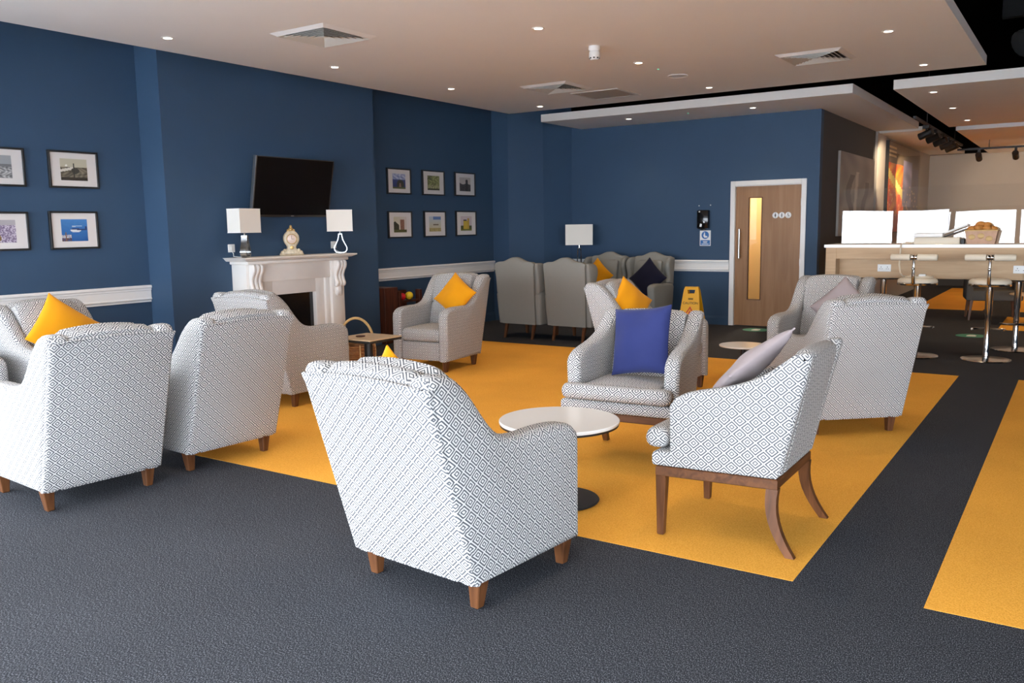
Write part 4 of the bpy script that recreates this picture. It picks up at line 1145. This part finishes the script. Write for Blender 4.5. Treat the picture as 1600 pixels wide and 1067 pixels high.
# artworks on the bar's side wall
def art_mountain(x, y):
    c = lerp3((120, 112, 110), (165, 155, 148), nz(x, y, .8))
    if abs(x - .30 - .08 * math.sin(9 * y)) < .07 and .2 < y < .75: c = (80, 74, 72)
    if abs(x - .72 - .06 * math.sin(11 * y + 1)) < .06 and .15 < y < .68: c = (88, 82, 80)
    if abs(x - .42 - .1 * (y - .3)) < .04 and .3 < y < .8: c = (205, 196, 185)
    return c
def art_night(x, y):
    c = lerp3((60, 42, 40), (110, 105, 130), x)
    if y > .78: c = (110, 95, 75)
    if x < .5 and .2 < y < .78: c = lerp3((215, 60, 12), (255, 170, 50), nz(x, y, 1.7))
    if abs(y - (.66 - .5 * x)) < .05 and x < .5: c = (255, 235, 130)
    if x < .45 and y < .2: c = (190, 60, 35)
    if x < .22 and .84 < y < .95 and int(y * 44) % 2: c = (225, 205, 160)
    if .45 < x < .75 and .3 < y < .85: c = lerp3((110, 115, 150), (170, 165, 200), nz(x, y, 1.3))
    if nz(x, y, 6) > .93 and y < .55: c = (255, 215, 150)
    return c
def wall_art(y0, y1, z0, z1, art, label, cat, name, glazed):
    t = thing(name, label, cat, (-3.08 if glazed else -3.12, (y0 + y1) / 2, (z0 + z1) / 2))
    w, h = y1 - y0, z1 - z0
    mesh_obj('canvas', nbox(-.03 if glazed else 0, .035, -w / 2, w / 2, -h / 2, h / 2), M['grey_wall'] if not glazed else M['blackmat'], t, 0)
    o = bpy.data.objects.new('print', print_mesh('print', art, w * .985, h * .985, 60, 44)); COL.objects.link(o); o.parent = t; o.location = (.037, 0, 0)
    if glazed:
        mesh_obj('glass', nbox(.055, .06, -w / 2, w / 2, -h / 2, h / 2), M['posterglass'], t, 0)
    return t
wall_art(13.5, 16.0, 1.30, 2.56, art_mountain, 'grey abstract canvas on the charcoal wall beyond the bar', 'picture', 'wall_canvas', False)
wall_art(17.0, 20.4, 1.30, 2.97, art_night, 'glazed orange and violet night scene poster beyond the bar', 'poster', 'glazed_poster', True)

# ------------------------------------------------------------------ ceiling fittings
def spot(loc, power, angle=110, blend=.7, col=WARM, aim=None, size=.04):
    l = bpy.data.lights.new('downlight_lamp', 'SPOT'); l.energy = power; l.color = col
    l.spot_size = rad(angle); l.spot_blend = blend; l.shadow_soft_size = size
    o = bpy.data.objects.new('downlight_lamp', l); o.location = loc; COL.objects.link(o)
    if aim: o.rotation_euler = (Vector(aim) - Vector(loc)).to_track_quat('-Z', 'Y').to_euler()
    return o
def make_downlight(label):
    t = thing('downlight', label, 'light', group='recessed ceiling downlights')
    mesh_obj('rim', lathe(BM(), [(.036, -.001), (.036, -.004), (.046, -.008), (.055, -.005), (.056, -.0002)], 24), M['white'], t, 50)
    mesh_obj('lens', lathe(BM(), [(.037, -.0015), (.037, -.0045)], 20), M['glow'], t, 0)
    return t
D0 = None
spots = []
for x in (-6.65, -4.02, -1.58):
    for y in (0.6, 2.6, 4.7, 6.6, 8.57, 10.6): spots.append((x, y, 3.2, 'main ceiling raft'))
for x in (-5.69, -3.84): spots.append((x, 11.73, 3.06, 'lower raft over the back wall'))
for y in (11.79, 13.6, 15.38): spots.append((-1.635, y, 3.06, 'bar ceiling raft'))
seen = {(-6.65, 4.7): (-6.823, 4.858, 'nearest the left wall in view'), (-6.65, 6.6): (-6.665, 6.731, 'in front of the chimney breast'), (-6.65, 8.57): (-6.58, 8.62, 'before the alcove'),
        (-6.65, 10.6): (-6.543, 10.638, 'next to the far left corner'), (-4.02, 6.6): (-4.03, 6.534, 'left of the smoke detector'), (-4.02, 8.57): (-4.02, 8.522, 'right of the smoke detector'),
        (-4.02, 10.6): (-4.02, 10.567, 'at the raft edge near the ceiling speaker'), (-1.58, 8.57): (-1.58, 8.548, 'right of the right-hand air vent'), (-1.58, 10.6): (-1.581, 10.579, 'at the raft corner')}
for (x, y, z, where) in spots:
    k = seen.get((x, y))
    if z > 3.1 and not k:
        spot((x, y, z - .02), SPOT_W); continue
    if k: x, y, lab = k; lab = 'recessed downlight in the main ceiling raft, ' + lab
    elif x == -5.69: lab = 'recessed downlight in the lower raft, left one over the back wall'
    elif x == -3.84: lab = 'recessed downlight in the lower raft, right one towards the door'
    else: lab = 'recessed downlight in the bar ceiling raft, ' + {11.79: 'nearest of its row', 13.6: 'middle of its row', 15.38: 'farthest of its row'}[y]
    if D0 is None: D0 = make_downlight(lab); D0.location = (x, y, z)
    else: dup(D0, (x, y, z), 0, lab)
    spot((x, y, z - .02), SPOT_W * (1 if z > 3.1 else .5))
for (x, y) in ((1.2, 6.6), (1.2, 4.0), (3.2, 6.6), (1.2, 10)):
    pass
def make_vent(label):
    t = thing('air_vent', label, 'vent', group='square ceiling diffusers')
    def ring(a0, z0, a1, z1, th=.003):
        bm = BM()
        c = ((-1, -1), (1, -1), (1, 1), (-1, 1))
        loft(bm, [[(sx * a, sy * a, z) for sx, sy in c] for a, z in ((a0, z0), (a1, z1), (a1, z1 + th), (a0, z0 + th), (a0, z0))], caps=False)
        return bm
    mesh_obj('backing', nbox(-.30, .30, -.30, .30, -.004, -.0005), M['blackmat'], t, 0)
    mesh_obj('frame', ring(.325, -.001, .285, -.022), M['white'], t, 0)
    for k in range(6):
        a = .285 - .044 * k
        mesh_obj('louvre', ring(a, -.026, a - .034, -.006), M['grille'], t, 0)
    mesh_obj('centre_plate', nbox(-.022, .022, -.022, .022, -.02, -.012), M['grille'], t, 0)
    return t
V0 = make_vent('square air vent in the ceiling, nearest one above the chimney breast side'); V0.location = (-5.67, 5.61, 3.2)
dup(V0, (-2.415, 9.34, 3.2), 0, 'square air vent in the ceiling at the right, beside two downlights')
dup(V0, (-5.515, 9.34, 3.2), 0, 'square air vent in the ceiling next to the flush access hatch')
t = thing('access_hatch', 'flush beige access hatch in the ceiling next to an air vent', 'hatch', (-5.28, 10.21, 3.2))
bm = BM(); loft(bm, [[(sx * a, sy * a, z) for sx, sy in ((-1, -1), (1, -1), (1, 1), (-1, 1))] for a, z in ((.335, -.0005), (.335, -.010), (.30, -.010), (.30, -.0005), (.335, -.0005))], caps=False)
mesh_obj('frame', bm, M['grille'], t, 0)
mesh_obj('door_panel', nbox(-.296, .296, -.296, .296, -.007, -.001), plain('hatch_beige', (.40, .34, .27), .7), t, 0)
mesh_obj('latch', lathe(BM(), [(.008, -.0085), (.008, -.007)], 8, (-.25, -.22, 0)), M['plastic'], t)
t = thing('smoke_detector', 'white cylindrical smoke detector hanging under the ceiling', 'detector', (-4.0, 7.50, 3.2))
mesh_obj('mount', lathe(BM(), [(.055, 0), (.058, -.03), (.05, -.045), (.046, -.045)], 24), M['plastic'], t, 40)
mesh_obj('head', lathe(BM(), [(.045, -.045), (.052, -.055), (.052, -.10), (.035, -.125), (.02, -.128)], 24), M['plastic'], t, 40)
for a in range(8):
    bm = BM(); box(bm, -.007, .007, -.003, .003, -.006, .006)
    o = mesh_obj('slot', bm, M['ink'], t, 0); o.location = (.047 * math.cos(a * PI / 4 + .4), .047 * math.sin(a * PI / 4 + .4), -.110); o.rotation_euler = (0, 0, a * PI / 4 + .4 + PI / 2)
t = thing('ceiling_speaker', 'flat round white speaker grille in the ceiling', 'speaker', (-4.0, 9.52, 3.2))
mesh_obj('rim', lathe(BM(), [(.115, 0), (.118, -.006), (.108, -.010), (.105, -.006)], 32), M['white'], t, 40)
mesh_obj('grille', lathe(BM(), [(.106, -.002), (.106, -.006), (.02, -.008)], 32), M['grille'], t, 40)
for i, (x, y, z) in enumerate(((-4.01, 9.0, 3.2), (-4.76, 11.71, 3.06))):
    tag(mesh_obj('indicator_light', lathe(BM(), [(.011, -.0005), (.011, -.003), (.006, -.004)], 10, (x, y, z)), M['green_led'], None), 'tiny green indicator light in the %s' % ['main ceiling beside the round speaker', 'lower raft over the back wall'][i], 'light', 'green ceiling indicators')
# track lights over the bar
def make_track_head(label):
    t = thing('track_light', label, 'light', group='black track spotlights')
    mesh_obj('bracket', nbox(-.02, .02, -.05, .05, -.05, 0), M['blackmat'], t, 0)
    bm = BM(); tube(bm, [(0, 0, -.05), (0, 0, -.12)], .012, 8); mesh_obj('stem', bm, M['blackmat'], t)
    bm = BM(); tube(bm, [(0, -.10, -.10), (0, .10, -.17)], .055, 16); mesh_obj('can', bm, M['blackmat'], t, 40)
    bm = BM(); tube(bm, [(0, .101, -.1704), (0, .103, -.1711)], .045, 16); mesh_obj('lens', bm, M['glow'], t, 0)
    return t
for i, (a, b, lab) in enumerate((((-2.16, 13.9), (-2.16, 19.6), 'long black lighting track along the slot between the bar rafts'), ((-2.1, 18.6), (3.0, 18.6), 'black lighting track crossing beneath the rear bar ceiling'))):
    z = 3.02 if i == 0 else 2.86
    bm = BM(); x0, x1 = sorted((a[0], b[0])); y0, y1 = sorted((a[1], b[1]))
    box(bm, x0 - .02, x1 + .02, y0 - .02, y1 + .02, z - .035, z)
    tr_ = tag(mesh_obj('lighting_track', bm, M['blackmat'], None, 0), lab, 'track')
    for q in ((.2, .8) if i == 0 else (.1, .5, .9)):
        p = (a[0] + (b[0] - a[0]) * q, a[1] + (b[1] - a[1]) * q)
        o = mesh_obj('suspension_rod', nbox(p[0] - .006, p[0] + .006, p[1] - .006, p[1] + .006, z, 4.2 if i == 0 else 3.0), M['blackmat'], tr_, 0)
H0 = None
for i, y in enumerate((15.0, 15.8, 16.6, 17.4, 18.1)):
    lab = 'black track spotlight on the long track, %s' % ['first from the near end', 'second from the near end', 'third from the near end', 'fourth from the near end', 'last, at the far end'][i]
    if H0 is None: H0 = make_track_head(lab); H0.location = (-2.16, y, 2.985); H0.rotation_euler = (0, 0, rad(75))
    else: dup(H0, (-2.16, y, 2.985), rad(75), lab)
for i, x in enumerate((-1.75, -1.15, -.85)):
    dup(H0, (x, 18.6, 2.825), rad(0), 'black track spotlight on the cross track, %s' % ['next to the corner', 'middle one of the three', 'nearest the right frame edge'][i])
for (p, a, e) in (((-2.3, 15.8, 2.78), (-3.1, 16.5, 2.4), 150), ((-2.3, 17.4, 2.78), (-3.0, 18.4, 2.2), 220), ((-1.15, 18.75, 2.6), (-.9, 22.4, 1.9), 160), ((-2.0, 18.75, 2.6), (-2.4, 22.4, 1.7), 90), ((.8, 18.75, 2.6), (.8, 22.4, 1.9), 130)):
    spot(p, e, 60, .6, (1, .78, .52), a)
for (x, y) in ((.8, 13.6), (2.8, 13.6), (-.2, 19.6), (1.8, 19.6), (3.4, 16.0)):
    spot((x, y, 2.98), 130, 130, .7, (1, .72, .42))
